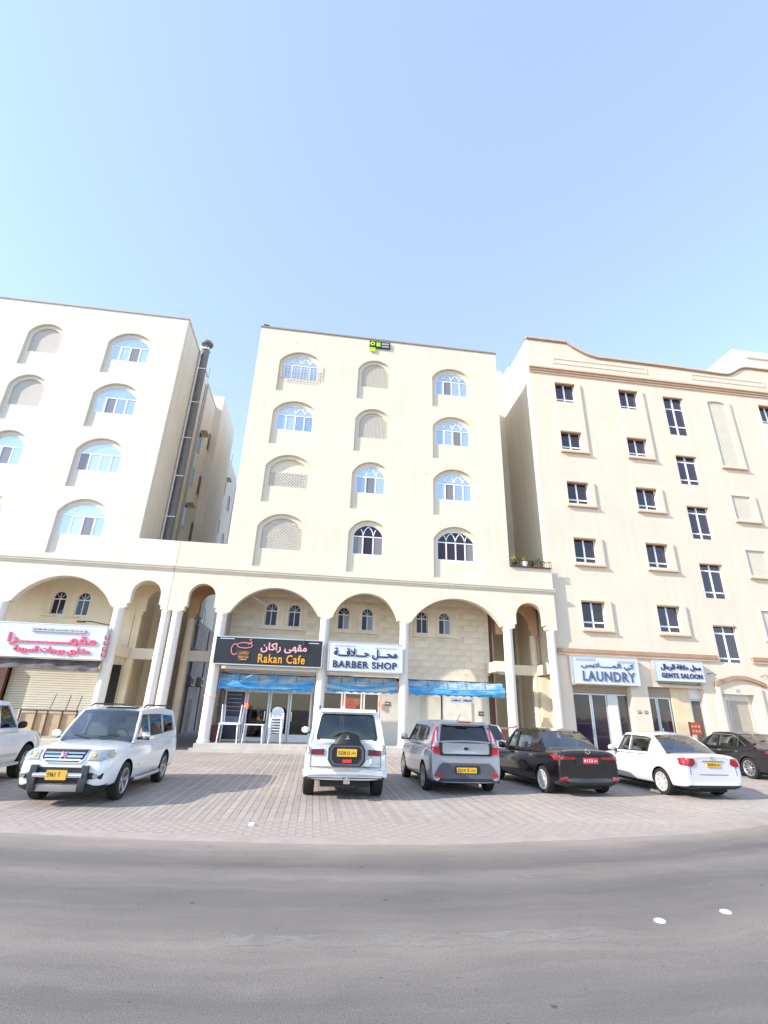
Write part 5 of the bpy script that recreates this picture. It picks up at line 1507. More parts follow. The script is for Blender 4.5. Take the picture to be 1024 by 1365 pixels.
def plate(par, P, side, cx, cz, w_, h, bg, txt, ar='', fg=None, lift=.02):
    p = P.put('number_plate', rrect(cx, cz, w_, h, .01, 1), side, bg, par, .004, None, lift=lift)
    ys = [v.co.y for v in p.data.vertices]; y = (min(ys) if side == 'rear' else max(ys))
    s = 1 if side == 'rear' else -1
    xf = None if side == 'rear' else (lambda a, b, c: (2*cx-a, b, c))
    fg = fg or BLACK
    if side == 'rear':
        text_mesh('plate_text', txt, cx-w_*.44, cx+w_*.12, cz-h*.25, cz+h*.25, y-.002, fg, p, .002, .01)
        if ar: text_mesh('plate_text', ar, cx+w_*.20, cx+w_*.44, cz-h*.22, cz+h*.22, y-.002, fg, p, .002, .01, True)
    else:
        f_ = lambda a, b, c: (-a, -b, c)
        text_mesh('plate_text', txt, -cx-w_*.44, -cx+w_*.12, cz-h*.25, cz+h*.25, -(y+.002), fg, p, .002, .01, xf=f_)
        if ar: text_mesh('plate_text', ar, -cx+w_*.20, -cx+w_*.44, cz-h*.22, cz+h*.22, -(y+.002), fg, p, .002, .01, True, xf=f_)
    return p
def seams(P, par, side, lines, m=None):
    for pts in lines:
        # a thin dark gap line laid on the body
        poly_l = []; poly_r = []
        for i, (a, b) in enumerate(pts):
            p = pts[max(0, i-1)]; q = pts[min(len(pts)-1, i+1)]
            d = Vector((q[0]-p[0], q[1]-p[1])).normalized(); nx, nz_ = -d.y*.006, d.x*.006
            poly_l.append((a+nx, b+nz_)); poly_r.append((a-nx, b-nz_))
        P.put('panel_gap', poly_l+poly_r[::-1], side, m or BLACK, par, .0, .15, lift=.003)

def place_car(name, label, cat, axle, heading, rear_off, sc=(.95, .95, .95)):
    """axle: world xy of the rear axle centre; heading 0 faces +y, positive turns left"""
    c = Vector((axle[0], axle[1])); d = Vector((-sin(heading), cos(heading))); p = c-d*rear_off*sc[1]
    e = thing(name, label, cat, (p.x, p.y, .012), None, False, heading); e.scale = sc
    return e

# ---- white off-roader seen from behind (centre)
def car_pajero():
    wb_, R = 2.78, .385
    ra = -1.28
    c = place_car('parked_suv', 'white off-roader with its spare wheel towards the road before the barber shop', 'car', (.745, 12.15), radians(-.5), ra, (.915, .94, .94))
    ra_y, fa_y = ra, ra+wb_
    sec = [(-2.12, .52, 1.05, .80), (-2.18, .40, 1.14, .895), (-2.10, .36, 1.17, .93), (-1.6, .38, 1.18, .94), (-.6, .36, 1.16, .93), (.6, .36, 1.13, .93), (1.2, .38, 1.10, .93), (1.8, .38, 1.06, .92), (2.2, .38, 1.00, .90), (2.38, .40, .92, .86), (2.44, .48, .82, .78)]
    o = build_body(sec, .03)
    body = finish_body(o, [(ra_y, R+.0), (fa_y, R)], R+.075, .66, 'body', c, PAINTW, (-2.1, 1.15, .80))
    g = dict(yA=1.15, zA=1.14, yA2=.55, yC2=-2.02, yC=-2.15, zC=1.16, wb=.87, wr=.70, zr=1.80, zr2=1.77, zf2=1.74, br=.05)
    holes = [[(.95, 1.20), (.05, 1.20), (.05, 1.66), (.52, 1.66)], [(-.02, 1.20), (-.95, 1.20), (-.95, 1.67), (-.02, 1.67)], [(-1.05, 1.20), (-1.92, 1.22), (-1.86, 1.66), (-1.05, 1.67)]]
    g['norear'] = True
    roof, sx = greenhouse(c, g, PAINTW, holes, CARG, CARG)
    # tailgate upper frame with rear window
    fr = MB()
    th0 = [(-.86, 1.12), (.86, 1.12), (.70, 1.78), (-.70, 1.78)]
    hole = [(-.64, 1.20), (.64, 1.20), (.66, 1.26), (.58, 1.66), (.54, 1.70), (-.54, 1.70), (-.58, 1.66), (-.66, 1.26)]
    fy = lambda a, b, z: (a, -2.19+(z-1.12)*.16+.07*(a/.8)**2+b, z)
    tg = fr.slab(th0, 0, .05, [hole], fn=fy, step=.15).build('tailgate', PAINTW, c, True, 30)
    MB().slab(hole, .02, .03, fn=fy, step=.2).build('rear_window', CARG, tg, True)
    big = [(x*1.06, 1.45+(z-1.45)*1.08) for x, z in hole]
    MB().slab(big, -.006, .01, [hole], fn=fy, step=.15).build('window_trim', BLACK, tg, True)
    MB().slab([(-.66, 1.755), (.66, 1.755), (.64, 1.83), (-.64, 1.83)], -.16, .0, fn=lambda a, b, z: (a, -2.03+b+.05*(a/.66)**2, z)).build('spoiler', PAINTW, tg)
    P = Proj([body])
    # spare wheel cover top poking over the window
    V = []
    sp = MB().lathe([(0, .37), (-.05, .375), (-.12, .36), (-.16, .30), (-.17, 0)], 32, 'x')
    sp.v = [(v[1], v[0], v[2]) for v in sp.v]
    so_ = sp.build('spare_wheel', BLACK, c, True, 40); so_.location = (0.02, -2.19, 1.0); so_.scale = (.88, 1, .93)
    # cover face: white hex panel with black inset
    hexw = [(-.32, .70), (.32, .70), (.41, .82), (.41, 1.04), (.34, 1.13), (-.34, 1.13), (-.41, 1.04), (-.41, .82)]
    def slabp(name, poly, y0, y1, m, par, holes=()): 
        return MB().slab(poly, y0, y1, holes).build(name, m, par)
    cov = slabp('spare_cover', [(x*1.0, z-.02) for x, z in hexw], -2.40, -2.24, BLACK, c)
    slabp('cover_skirt', [(-.50, .70), (.50, .70), (.56, .76), (.56, .84), (.42, .80), (.34, .67), (-.34, .67), (-.42, .80), (-.56, .84), (-.56, .76)], -2.36, -2.22, PAINTW, c)
    slabp('cover_rim', [(x*.92, .93+(z-.93)*.9-.02) for x, z in hexw], -2.415, -2.401, GUNM, cov, [[(x*.8, .93+(z-.93)*.75-.02) for x, z in hexw]])
    p = slabp('number_plate', rrect(.0, .95, .44, .15, .01, 1), -2.43, -2.416, PLATEY, cov)
    text_mesh('plate_text', '5528 D', -.19, .06, .91, .98, -2.432, BLACK, p, .002, .01)
    text_mesh('plate_text', 'عمان', .10, .19, .92, .98, -2.432, BLACK, p, .002, .01, True)
    text_mesh('lettering', 'PAJERO', -.22, .20, 1.055, 1.09, -2.402, CHROME, cov, .01, .02)
    slabp('reflector', [(-.09, .76), (.11, .76), (.11, .82), (-.09, .82)], -2.43, -2.401, mat('bright_red', (.75, .02, .02), .3, coat=1), cov)
    # three-diamond emblem on the tyre cover top
    em = MB()
    for (ang) in (90, 210, 330):
        a = radians(ang); u = (cos(a), sin(a)); w_ = (-sin(a), cos(a)); r = .055
        em.slab([(.0, 1.24), (u[0]*r*.5+w_[0]*r*.3, 1.24+u[1]*r*.5+w_[1]*r*.3), (u[0]*r, 1.24+u[1]*r), (u[0]*r*.5-w_[0]*r*.3, 1.24+u[1]*r*.5-w_[1]*r*.3)], -2.385, -2.37)
    em.build('emblem', CHROME, c)
    # lamps
    for s in (-1, 1):
        f = (lambda q: q) if s > 0 else mirror
        P.put('tail_lamp', f([(.80, .90), (.935, .90), (.93, 1.16), (.84, 1.16)]), 'rear', LAMPG, c, .01, .06)
        P.put('tail_lamp_inner', f([(.50, .88), (.79, .88), (.79, .99), (.50, 1.0)]), 'rear', mat('smoky_red_lamp', (.16, .02, .03), .15, coat=1), c, .008, .08)
        P.put('bumper_reflector', f([(.745, .52), (.785, .52), (.785, .61), (.745, .61)]), 'rear', LAMPRED, c, .03, None)
    P.put('bumper', [(-.92, .44), (.92, .44), (.93, .60), (.4, .62), (.28, .56), (-.28, .56), (-.4, .62), (-.93, .60)], 'rear', PAINTW, c, .045, .1)
    P.put('bumper_shade', [(-.90, .385), (.90, .385), (.90, .44), (-.90, .44)], 'rear', BROWNM, c, .03, .1)
    seams(P, c, 'rear', [[(-.79, .64), (-.79, .88)], [(.79, .64), (.79, .88)], [(-.79, .645), (.79, .645)]])
    MB().tube([(0.03, -2.25, .42), (0.03, -2.38, .42), (0.03, -2.38, .5)], .03, 8).box(-.04, .10, -2.3, -2.2, .34, .44).build('tow_hitch', CHROME, c)
    MB().box(-.55, .55, -2.1, 1.8, .26, .42).build('chassis', RUBBER, c)
    MB().cyl((-.7, ra_y, .36), (.7, ra_y, .36), .06, n=8).build('rear_axle', BLACK, c)
    for s in (-1, 1):
        for y in (ra_y, fa_y): wheel(c, s*.80, y, R, .26, '6', .22, s)
        MB().tube([(s*.66, -1.7, 1.84), (s*.66, -1.6, 1.88), (s*.66, .3, 1.88), (s*.66, .42, 1.82)], .018, 6).build('roof_rail', BLACK, c)
        mirror_part(c, s*.92, .85, 1.27, PAINTW, s)
    MB().lathe([(0, .05), (.03, .045), (.06, .0)], 10, 'z', (-.1, -1.7, 1.835)).build('antenna_base', PAINTW, c)
    seats(c, -.1, -1.0, 1.25, SEATG)
    tag(text_mesh('badge', 'V6', .70, .80, .70, .75, -2.215, CHROME, c, .01, .02))
    return c
car_pajero()

# ---- silver boxy hatchback
def car_soul():
    wb_, R = 2.57, .32; ra = -1.22; fa = ra+wb_
    c = place_car('parked_car', 'silver boxy hatchback with tall red corner tail lamps, parked right of the white off-roader', 'car', (3.55, 13.05), radians(1.5), ra)
    sec = [(-1.99, .36, 1.10, .80), (-2.05, .26, 1.15, .86), (-1.95, .22, 1.16, .885), (-1.4, .21, 1.10, .90), (-.5, .20, 1.04, .895), (.6, .20, 1.01, .895), (1.2, .21, .99, .89), (1.7, .22, .94, .87), (1.98, .25, .84, .80), (2.06, .34, .72, .70)]
    o = build_body(sec, .03)
    body = finish_body(o, [(ra, R), (fa, R)], R+.05, .62, 'body', c, PAINTS, (-1.85, 1.0, .76))
    g = dict(yA=1.05, zA=1.03, yA2=.42, yC2=-1.80, yC=-1.98, zC=1.12, wb=.82, wr=.64, zr=1.60, zr2=1.53, zf2=1.55, br=.05, norear=True)
    holes = [[(.85, 1.09), (.0, 1.10), (.0, 1.47), (.42, 1.47)], [(-.07, 1.10), (-.92, 1.12), (-.92, 1.46), (-.07, 1.47)], [(-1.0, 1.14), (-1.32, 1.18), (-1.30, 1.42), (-1.0, 1.45)]]
    greenhouse(c, g, PAINTS, holes, CARG, CARGD)
    th0 = [(-.80, 1.0), (.80, 1.0), (.63, 1.55), (-.63, 1.55)]
    hole = [(-.58, 1.13), (.58, 1.13), (.60, 1.17), (.54, 1.47), (.50, 1.50), (-.50, 1.50), (-.54, 1.47), (-.60, 1.17)]
    fy = lambda a, b, z: (a, -2.04+(z-1.0)*.36+.08*(a/.8)**2+b, z)
    tg = MB().slab(th0, 0, .05, [hole], fn=fy, step=.15).build('tailgate', PAINTS, c, True, 30)
    MB().slab(hole, .02, .03, fn=fy, step=.2).build('rear_window', CARGD, tg, True)
    MB().slab([(x*1.06, 1.31+(z-1.31)*1.1) for x, z in hole], -.008, .012, [hole], fn=fy, step=.15).build('window_trim', BLACK, tg, True)
    MB().slab([(-.60, 1.535), (.60, 1.535), (.58, 1.60), (-.58, 1.60)], -.12, .03, fn=lambda a, b, z: (a, -1.83+b+.05*(a/.6)**2, z)).build('spoiler', PAINTS, tg)
    MB().slab([(-.17, 1.58), (.17, 1.58), (.17, 1.61), (-.17, 1.61)], -.09, -.06, fn=lambda a, b, z: (a, -1.88+b, z)).build('brake_lamp', LAMPRED, tg)
    P = Proj([body])
    P.put('black_surround', rrect(0, 1.0, 1.34, .33, .06), 'rear', BLACK, c, .010, .1)
    P.put('gate_panel', rrect(0, 1.0, 1.18, .24, .05), 'rear', PAINTS, c, .03, .1)
    em = P.put('emblem', oval(0, 1.0, .075, .04), 'rear', BLACK, c, .045, None)
    P.put('emblem_ring', oval(0, 1.0, .085, .047), 'rear', CHROME, c, .045, None, [oval(0, 1.0, .068, .034)], lift=.016)
    for s in (-1, 1):
        f = (lambda q: q) if s > 0 else mirror
        P.put('tail_lamp', f([(.66, .86), (.80, .88), (.875, .98), (.875, 1.04), (.68, 1.05)]), 'rear', LAMPRED, c, .015, .05)
        l = MB().slab([(p[0], p[1]) for p in f([(.70, 1.04), (.86, 1.03), (.79, 1.28), (.69, 1.48), (.645, 1.48)])], -.03, .03, fn=lambda a, b, z: (a, -2.04+(z-1.0)*.36+.08*(a/.8)**2+b, z)).build('tail_lamp', LAMPRED, c)
        MB().slab([(p[0], p[1]) for p in f([(.715, 1.10), (.79, 1.10), (.75, 1.30), (.70, 1.42)])], -.036, -.031, fn=lambda a, b, z: (a, -2.04+(z-1.0)*.36+.08*(a/.8)**2+b, z)).build('lamp_glow', mat('pale_red_lamp', (.75, .35, .35), .2, coat=1), l)
        P.put('fog_lamp', oval(s*.70, .42, .075, .075), 'rear', LAMPRED, c, .05, None)
        for y in (ra, fa): wheel(c, s*.79, y, R, .22, '5', .225, s)
        mirror_part(c, s*.88, .72, 1.14, PAINTS, s)
        P.put('sill_cladding', [(ra+.42, .20), (fa-.42, .20), (fa-.42, .30), (ra+.42, .32)], 'right' if s > 0 else 'left', BLACK, c, .006, .2)
        seams(P, c, 'right' if s > 0 else 'left', [[(.0, .30), (.02, .7), (.0, 1.02)], [(-.88, .55), (-.95, 1.03)], [(1.0, .55), (.95, .95)]])
        for y in (-.1, -.95): P.put('door_handle', rrect(y, .90, .16, .035, .015), 'right' if s > 0 else 'left', CHROME, c, .025, None)
    P.put('bumper_cladding', [(-.62, .34), (.62, .34), (.80, .40), (.66, .62), (.58, .68), (-.58, .68), (-.66, .62), (-.80, .40)], 'rear', GUNM, c, .035, .1)
    P.put('lower_valance', [(-.86, .24), (.86, .24), (.86, .34), (.6, .35), (-.6, .35), (-.86, .34)], 'rear', BLACK, c, .03, .1)
    P.put('plate_recess', rrect(0.02, .54, .62, .17, .03), 'rear', BLACK, c, .045, None)
    plate(c, P, 'rear', 0.0, .53, .50, .12, PLATEY, '7514 Z', 'عمان', lift=.06)
    MB().cyl((.30, -1.95, .22), (.30, -2.1, .22), .035, n=10).build('exhaust', CHROME, c)
    MB().tube([(-.12, -1.7, 1.62), (-.05, -1.85, 1.78)], .008, 5).build('antenna', BLACK, c)
    seats(c, .0, -.85, 1.12, SEATG)
    return c
car_soul()

# ---- sedans
def sedan(name, label, axle, heading, paint, kind):
    camry = kind == 'camry'; yaris = kind == 'yaris'
    wb_ = 2.78 if camry else (2.55 if yaris else 2.70); R = .335 if camry else .31; L_ = 4.85 if camry else (4.32 if yaris else 4.40)
    W = .91 if camry else (.85 if yaris else .885)
    ro = 1.08 if camry else (.90 if yaris else .76)
    yr = -L_/2; ra = yr+ro; fa = ra+wb_; yf = L_/2
    c = place_car('parked_sedan', label, 'car', axle, heading, ra)
    zt = .98 if yaris else 1.0
    k = 1.0
    sec = [(yr+.02, .40, zt-.10, W*.84), (yr-.02, .27, zt-.02, W*.92), (yr+.10, .22, zt+.02, W*.965), (yr+.5, .20, zt+.02, W*.99), (ra+.1, .20, zt-.01, W), (ra+.9, .19, zt-.05, W), (0, .19, .93, W), (fa-.9, .19, .92, W), (fa-.3, .20, .90, W), (fa+.15, .20, .84, W*.985), (yf-.3, .21, .76, W*.94), (yf-.05, .25, .66, W*.84), (yf, .32, .56, W*.76)]
    o = build_body(sec, .035)
    body = finish_body(o, [(ra, R), (fa, R)], R+.045, W-.26, 'body', c, paint, (yr+.75, fa-.65, W-.12))
    zr = 1.47 if not yaris else 1.46
    g = dict(yA=fa-.50, zA=.94, yA2=.28, yC2=-.98 if not yaris else -.86, yC=yr+.62, zC=1.0, wb=W-.06, wr=W-.27, zr=zr, zr2=zr-.06, zf2=zr-.05, bf=.14, br=.08)
    bl = .985
    holes = [[(fa-.78, .975), (.02, .985), (.02, zr-.10), (.30, zr-.11)], [(-.05, .985), (-.80, 1.0), (-.86, zr-.16), (-.72, zr-.12), (-.05, zr-.10)]]
    if camry: holes.append([(-.87, 1.005), (-1.28, 1.03), (-.93, zr-.19), (-.90, zr-.18)])
    seatm = {'corolla': SEAT, 'yaris': SEATG, 'camry': SEAT}[kind]
    gm = CARG
    roof, sx = greenhouse(c, g, paint, holes, gm, None)
    P = Proj([body])
    for s in (-1, 1):
        sd = 'right' if s > 0 else 'left'; f = (lambda q: q) if s > 0 else mirror
        for y in (ra, fa): wheel(c, s*(W-.10), y, R, .20, '10' if camry else 'hub', .215 if not camry else .235, s)
        mirror_part(c, s*(W-.01), fa-.72, 1.0, paint, s)
        seams(P, c, sd, [[(.0, .26), (.02, .6), (.0, .92)], [(-.86, .62), (-.93, .93)], [(fa-.62, .4), (fa-.60, .88)], [(ra+.45, .25), (fa-.48, .25)]])
        for y in (-.14, -.96): P.put('door_handle', rrect(y, .83, .17, .032, .014), sd, CHROME if not yaris else paint, c, .025, None)
        P.put('headlamp', f([(W*.50, .60), (W*.80, .62), (W*.86, .70), (W*.60, .70)]), 'front', LAMPG, c, .01, .08)
        if kind == 'corolla':
            P.put('tail_lamp', f([(.36, .83), (.84, .80), (.86, .90), (.70, .90), (.36, .875)]), 'rear', LAMPRED, c, .012, .05)
            P.put('tail_lamp_side', [(yr+.03, .80), (yr+.14, .81), (yr+.36, .90), (yr+.05, .90)], sd, LAMPRED, c, .012, .06)
            P.put('reflector', f([(.60, .36), (.80, .37), (.80, .43), (.64, .45)]), 'rear', LAMPRED, c, .02, .08)
        elif yaris:
            P.put('tail_lamp', f([(.50, .80), (.62, .74), (.83, .76), (.83, .92), (.54, .93)]), 'rear', LAMPRED, c, .012, .05)
            P.put('tail_lamp_side', [(yr+.02, .76), (yr+.10, .76), (yr+.24, .90), (yr+.05, .93)], sd, LAMPRED, c, .012, .06)
        else:
            P.put('tail_lamp', f([(.45, .80), (.86, .80), (.86, .93), (.48, .92)]), 'rear', LAMPRED, c, .012, .06)
            P.put('tail_lamp_side', [(yr+.03, .80), (yr+.30, .84), (yr+.26, .92), (yr+.05, .93)], sd, LAMPRED, c, .012, .06)
    if kind == 'corolla':
        P.put('trim_bar', [(-.80, .915), (.80, .915), (.80, .94), (-.80, .94)], 'rear', CHROME, c, .012, .1)
        P.put('emblem_ring', oval(0, 1.0, .07, .045), 'rear', CHROME, c, .0, None, [oval(0, 1.0, .05, .028)])
        plate(c, P, 'rear', .06, .80, .42, .13, mat('red_plate', (.62, .03, .06), .4), '8153', 'عمان', fg=PLASTIC, lift=.02)
    elif yaris:
        P.put('trim_bar', [(-.28, .885), (.30, .885), (.32, .865), (-.30, .865)], 'rear', CHROME, c, .014, .1)
        P.put('emblem_ring', oval(0, .945, .055, .038), 'rear', CHROME, c, .004, None, [oval(0, .945, .038, .024)])
        plate(c, P, 'rear', .02, .79, .38, .115, PLATEY, '2518 B', 'عمان')
    else: plate(c, P, 'rear', 0, .70, .42, .12, PLATEY, '4416 R', 'عمان')
    if not yaris: P.put('boot_recess', [(-.34, .70), (.36, .70), (.40, .88), (-.38, .88)], 'rear', BLACK, c, .004, .1)
    P.put('bumper_lower', [(-.66, .24), (.66, .24), (.72, .33), (-.72, .33)], 'rear', BLACK, c, .008, .1)
    seams(P, c, 'rear', [[(-.66, .55), (-.64, .80)], [(.66, .55), (.64, .80)], [(-.8, .50), (-.4, .56), (.4, .56), (.8, .50)]])
    MB().box(-.5, .5, yr+.25, yf-.4, .15, .24).build('underbody', RUBBER, c)
    if camry:
        pts = [(s_*0+y, z) for y, z in ()]
        for s in (-1, 1):
            line = [(fa-.70, zr-.32), (.26, zr-.085), (-.70, zr-.09), (-1.0, zr-.22), (-1.34, 1.03)]
            MB().tube([(s*(sx(z)+.008), y, z) for y, z in line], .012, 6).build('chrome_strip', CHROME, c)
    seats(c, .0, -.78, 1.02, seatm)
    steering(c, -.37, fa-1.0, 1.0)
    MB().slab(rrect(0, g['zC']+.02, 1.1, .05, .02), 0, .3, fn=lambda a, b, z: (a, g['yC']+.15+b, z)).build('parcel_shelf', seatm, c)
    return c
sedan('parked_sedan', 'black sedan with a red number plate, parked between the silver hatchback and the white sedan', (6.44, 12.92), radians(6), PAINTK, 'corolla')
sedan('parked_sedan', 'white sedan with red tail lamps and yellow plate, parked right of the black one', (9.52, 12.88), radians(3), PAINTP, 'yaris')
sedan('parked_sedan', 'black sedan with chrome window line cut off by the right edge', (15.35, 16.6), radians(1), PAINTG, 'camry')

# ---- small white hatchback half hidden
def car_hatch():
    c = place_car('parked_hatchback', 'small white hatchback mostly hidden between the silver hatchback and the black sedan', 'car', (5.82, 18.35), radians(0), -1.15)
    sec = [(-1.80, .36, .90, .74), (-1.86, .26, .98, .80), (-1.78, .22, 1.0, .825), (-1.0, .20, .98, .83), (0, .20, .95, .83), (.9, .21, .93, .83), (1.5, .22, .88, .81), (1.78, .26, .76, .74), (1.85, .34, .66, .66)]
    body = finish_body(build_body(sec, .03), [(-1.15, .29), (1.25, .29)], .34, .56, 'body', c, PAINTW, (-1.6, .9, .7))
    g = dict(yA=1.0, zA=.97, yA2=.35, yC2=-1.55, yC=-1.82, zC=.98, wb=.78, wr=.60, zr=1.47, zr2=1.42, zf2=1.42)
    holes = [[(.72, 1.02), (.0, 1.03), (.0, 1.36), (.36, 1.36)], [(-.07, 1.03), (-.9, 1.06), (-.9, 1.35), (-.07, 1.36)]]
    greenhouse(c, g, PAINTW, holes, CARG, CARGD)
    P = Proj([body])
    for s in (-1, 1):
        f = (lambda q: q) if s > 0 else mirror
        P.put('tail_lamp', f([(.62, .75), (.80, .75), (.80, .97), (.70, .97)]), 'rear', LAMPRED, c, .012, .06)
        MB().slab(f([(.70, .98), (.77, .98), (.70, 1.25), (.66, 1.25)]), -.03, .03, fn=lambda a, b, z: (a, -1.80+(z-.98)*.6+b, z)).build('tail_lamp', LAMPRED, c)
        for y in (-1.15, 1.25): wheel(c, s*.74, y, .29, .18, 'hub', .2, s)
        mirror_part(c, s*.83, .6, 1.03, PAINTW, s)
    plate(c, P, 'rear', 0, .62, .4, .12, PLATEY, '612 A', 'عمان')
    seats(c, .0, -.8, 1.02, SEATG)
car_hatch()

# ---- white SUV facing the road
def car_pilot():
    wb_, R = 2.77, .365; fo = 1.0; L_ = 4.86
    yf = L_/2; fa = yf-fo; ra = fa-wb_; yr = -L_/2
    # heading pi: faces -y ; rear axle world = front axle + wb in +y
    c = place_car('parked_suv', 'white family off-roader with chrome grille and black bull-bar guards facing the road', 'car', (-4.22, 11.18+wb_*.9), radians(180-1), ra, (.80, .90, .89))
    sec = [(yr+.03, .45, 1.06, .86), (yr, .32, 1.13, .94), (yr+.12, .28, 1.16, .97), (-1.4, .27, 1.15, .99), (-.4, .26, 1.12, .99), (.5, .26, 1.10, .99), (1.0, .27, 1.10, .99), (1.5, .28, 1.08, .985), (2.0, .28, 1.04, .96), (2.25, .28, 1.00, .92), (2.38, .30, .93, .86), (2.44, .36, .86, .80), (2.45, .45, .78, .74)]
    body = finish_body(build_body(sec, .045), [(ra, R), (fa, R)], R+.06, .68, 'body', c, PAINTW, (-2.3, 1.0, .84))
    g = dict(yA=1.12, zA=1.13, yA2=.52, yC2=-2.12, yC=-2.36, zC=1.15, wb=.90, wr=.72, zr=1.80, zr2=1.74, zf2=1.74, bf=.14)
    holes = [[(.92, 1.18), (.02, 1.19), (.02, 1.64), (.48, 1.64)], [(-.05, 1.19), (-1.0, 1.21), (-1.0, 1.64), (-.05, 1.65)], [(-1.10, 1.22), (-2.0, 1.26), (-1.92, 1.60), (-1.10, 1.63)]]
    roof, sx = greenhouse(c, g, PAINTW, holes, CARG, CARGD)
    MB().slab(rrect(0, -.0, .9, .75, .06), 0, .012, fn=lambda a, b, q: (a, .02+q, 1.832+b-.02*(a/.45)**2)).build('sunroof', mat('sunroof_panel', (.62, .62, .62), .2, coat=1), roof)
    P = Proj([body])
    gp = [(-.34, .80), (.34, .80), (.43, .85), (.45, .985), (-.45, .985), (-.43, .85)]
    gr_ = P.put('grille', gp, 'front', BLACK, c, .012, .08)
    for z in (.832, .880, .928):
        w_ = .37+.045*(z-.83)/.1
        P.put('grille_bar', [(-w_, z-.012), (w_, z-.012), (w_, z+.012), (-w_, z+.012)], 'front', CHROME, gr_, .03, .1)
    P.put('grille_frame', [(-.36, .785), (.36, .785), (.455, .84), (.48, 1.0), (-.48, 1.0), (-.455, .84)], 'front', CHROME, c, .02, .08, [gp])
    # H shaped emblem
    P.put('emblem', [(x*.8, .89+(z-.89)*.75) for x, z in [(-.085, .83), (-.05, .83), (-.045, .865), (.045, .865), (.05, .83), (.085, .83), (.07, .955), (.035, .955), (.04, .915), (-.04, .915), (-.035, .955), (-.07, .955)]], 'front', mat('red_chrome', (.55, .22, .28), .25, metal=.5), c, .05, None)
    for s in (-1, 1):
        f = (lambda q: q) if s > 0 else mirror; sd = 'right' if s > 0 else 'left'
        hl = P.put('headlamp', f([(.50, .83), (.78, .81), (.90, .86), (.93, .99), (.53, .985)]), 'front', LAMPG, c, .015, .05)
        P.put('lamp_lens', oval(s*.76, .905, .055, .05), 'front', CHROME, hl, .025, None)
        P.put('lamp_lens', oval(s*.61, .905, .035, .035), 'front', mat('amber', (.7, .45, .15), .2), hl, .025, None)
        P.put('headlamp_side', [(2.08, .90), (2.34, .84), (2.36, .97), (2.05, .99)], sd, LAMPG, c, .01, .08)
        P.put('fog_housing', f([(.60, .50), (.84, .50), (.86, .60), (.60, .61)]), 'front', BLACK, c, .012, .08)
        P.put('fog_lamp', oval(s*.74, .555, .05, .045), 'front', CHROME, c, .025, None)
        bar = P.put('bumper_guard', f([(.42, .34), (.57, .34), (.60, .50), (.58, .74), (.46, .74), (.44, .50)]), 'front', mat('black_guard', (.035, .04, .047), .45, var=.1), c, .06, .05, lift=.035)
        for y in (ra, fa): wheel(c, s*.86, y, R, .25, '5', .235, s)
        mirror_part(c, s*.98, .88, 1.22, CHROME if s < 0 else PAINTW, s)
        seams(P, c, sd, [[(.0, .34), (.02, .8), (.0, 1.10)], [(-1.02, .62), (-1.05, 1.10)], [(1.02, .45), (1.0, 1.0)]])
        P.put('sill_cladding', [(ra+.45, .27), (fa-.47, .27), (fa-.47, .36), (ra+.45, .36)], sd, BLACK, c, .01, .2)
        MB().tube([(s*1.0, fa-.5, .34), (s*1.06, fa-.7, .34), (s*1.06, ra+.7, .34), (s*1.0, ra+.5, .34)], .04, 8).build('side_step', ALU, c)
        for y in (-.12, -1.12): P.put('door_handle', rrect(y, .98, .18, .035, .015), sd, PAINTW, c, .025, None)
        MB().tube([(s*.69, -1.9, 1.82), (s*.69, -1.75, 1.87), (s*.69, .1, 1.87), (s*.69, .28, 1.82)], .018, 6).build('roof_rail', BLACK, c)
        P.put('door_moulding', [(.1, .60), (.75, .60), (.75, .63), (.1, .63)], sd, CHROME, c, .012, .2)
    P.put('air_intake', [(-.50, .42), (.50, .42), (.50, .70), (-.50, .70)], 'front', BLACK, c, .010, .1)
    MB().tube([(-.50, 2.52, .57), (.50, 2.52, .57)], .05, 12).build('guard_bar', CHROME, c, True)
    P.put('skid_plate', [(-.45, .31), (.45, .31), (.52, .41), (-.52, .41)], 'front', ALU, c, .03, .1)
    P.put('lower_cladding', [(-.92, .27), (-.50, .27), (-.54, .44), (-.90, .40)], 'front', BLACK, c, .012, .08)
    P.put('lower_cladding', [(.50, .27), (.92, .27), (.90, .40), (.54, .44)], 'front', BLACK, c, .012, .08)
    # plate on the bull bar
    p = MB().slab(rrect(.0, .58, .42, .17, .01, 1), 0, .015, fn=lambda a, b, z: (a, 2.60-b, z)).build('number_plate', PLATEY, c)
    f_ = lambda a, b, z: (-a, -b, z)
    text_mesh('plate_text', '5961 T', -.18, .08, .55, .625, -2.602, BLACK, p, .002, .01, xf=f_)
    # hood cut line
    MB().box(-.8, .8, 1.25, 1.28, 1.165, 1.17).build('cowl', BLACK, c)
    for s in (-1, 1): MB().tube([(s*.1, 1.25, 1.18), (s*.55, 1.12, 1.24)], .010, 5).build('wiper', BLACK, c)
    seats(c, .15, -.85, 1.25, SEAT); steering(c, -.38, .62, 1.18)
    MB().slab(rrect(0, 1.15, 1.5, .08, .03), 0, .45, fn=lambda a, b, z: (a, .62+b, z)).build('dashboard', SEATG, c)
car_pilot()

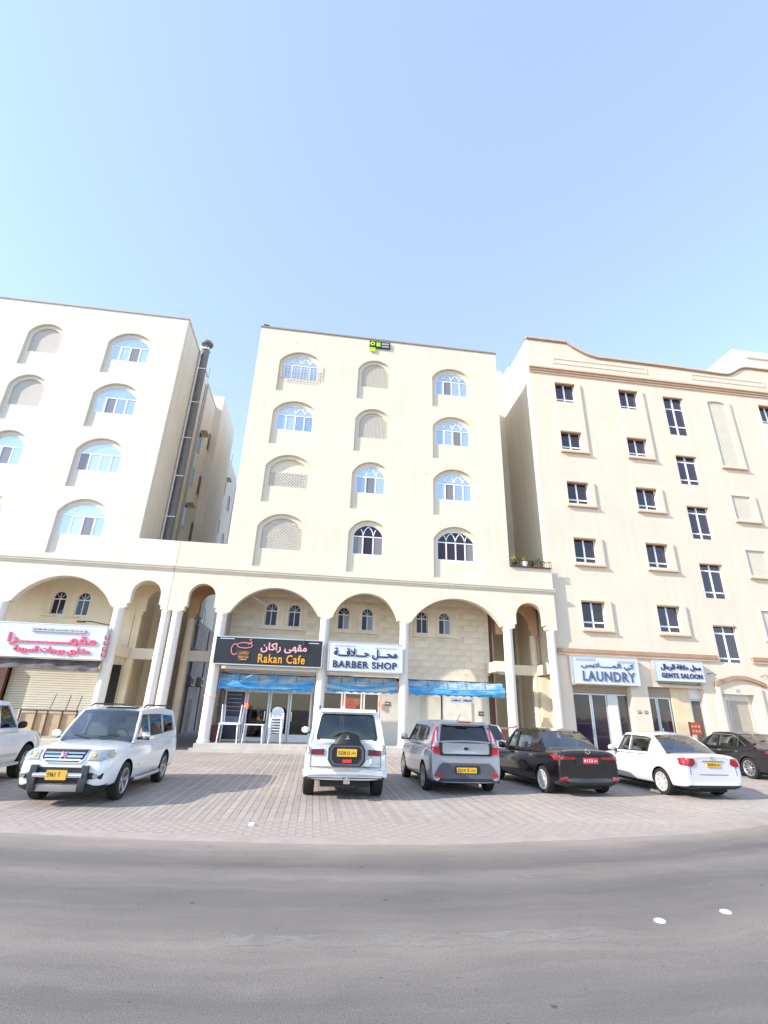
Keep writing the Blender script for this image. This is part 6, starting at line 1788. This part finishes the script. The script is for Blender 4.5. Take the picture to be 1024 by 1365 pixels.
# ---- white off-roader cut off at the left edge
def car_prado():
    wb_, R = 2.79, .385; L_ = 4.78; yf = L_/2; fa = yf-.92; ra = fa-wb_; yr = -L_/2
    hd = radians(2)
    d = Vector((-sin(hd), cos(hd)))
    front_axle = Vector((-7.52, 13.95)); rax = front_axle-d*wb_*.92
    c = place_car('parked_suv', 'white off-roader cut off by the left edge with only its front half in view', 'car', (rax.x, rax.y), hd, ra, (.9, .92, .92))
    sec = [(yr, .45, 1.06, .82), (yr-.02, .36, 1.14, .90), (yr+.1, .34, 1.17, .93), (-.8, .33, 1.15, .94), (.5, .33, 1.13, .94), (1.2, .34, 1.13, .94), (1.8, .35, 1.11, .93), (2.15, .36, 1.05, .90), (2.34, .38, .96, .84), (2.40, .45, .84, .76)]
    body = finish_body(build_body(sec, .04), [(ra, R), (fa, R)], R+.08, .66, 'body', c, PAINTW, (-2.1, .85, .80))
    g = dict(yA=.95, zA=1.15, yA2=.35, yC2=-2.1, yC=-2.3, zC=1.17, wb=.87, wr=.70, zr=1.83, zr2=1.78, zf2=1.78)
    holes = [[(.72, 1.22), (.0, 1.22), (.0, 1.68), (.32, 1.68)], [(-.07, 1.22), (-.95, 1.22), (-.95, 1.68), (-.07, 1.68)], [(-1.05, 1.22), (-1.95, 1.24), (-1.88, 1.66), (-1.05, 1.68)]]
    greenhouse(c, g, PAINTW, holes, CARGD, CARGD)
    P = Proj([body])
    for s in (-1, 1):
        sd = 'right' if s > 0 else 'left'; f = (lambda q: q) if s > 0 else mirror
        for y in (ra, fa): wheel(c, s*.82, y, R, .26, '6', .22, s)
        mirror_part(c, s*.93, .62, 1.27, BLACK, s)
        P.put('headlamp', f([(.55, .86), (.86, .88), (.88, 1.02), (.58, 1.03)]), 'front', LAMPG, c, .01, .06)
        P.put('headlamp_side', [(2.0, .95), (2.28, .90), (2.30, 1.0), (2.08, 1.05)], sd, LAMPG, c, .01, .06)
        P.put('side_moulding', [(ra+.5, .58), (fa-.52, .56), (fa-.52, .62), (ra+.5, .64)], sd, ALU, c, .012, .2)
        MB().box(*(sorted((s*.84, s*1.02))), ra+.5, fa-.5, .36, .42).build('side_step', ALU, c)
        seams(P, c, sd, [[(.0, .42), (.0, 1.12)], [(.95, .5), (.92, 1.05)], [(-1.0, .6), (-1.02, 1.12)]])
    P.put('grille', [(-.45, .72), (.45, .72), (.48, 1.0), (-.48, 1.0)], 'front', CHROME, c, .01, .1)
    seats(c, .0, -.9, 1.25, SEATG)
car_prado()

for r_ in SIGN_ROOTS: r_.location.x += .11
for o in bpy.data.objects:
    if '_abs' in o: del o['_abs']
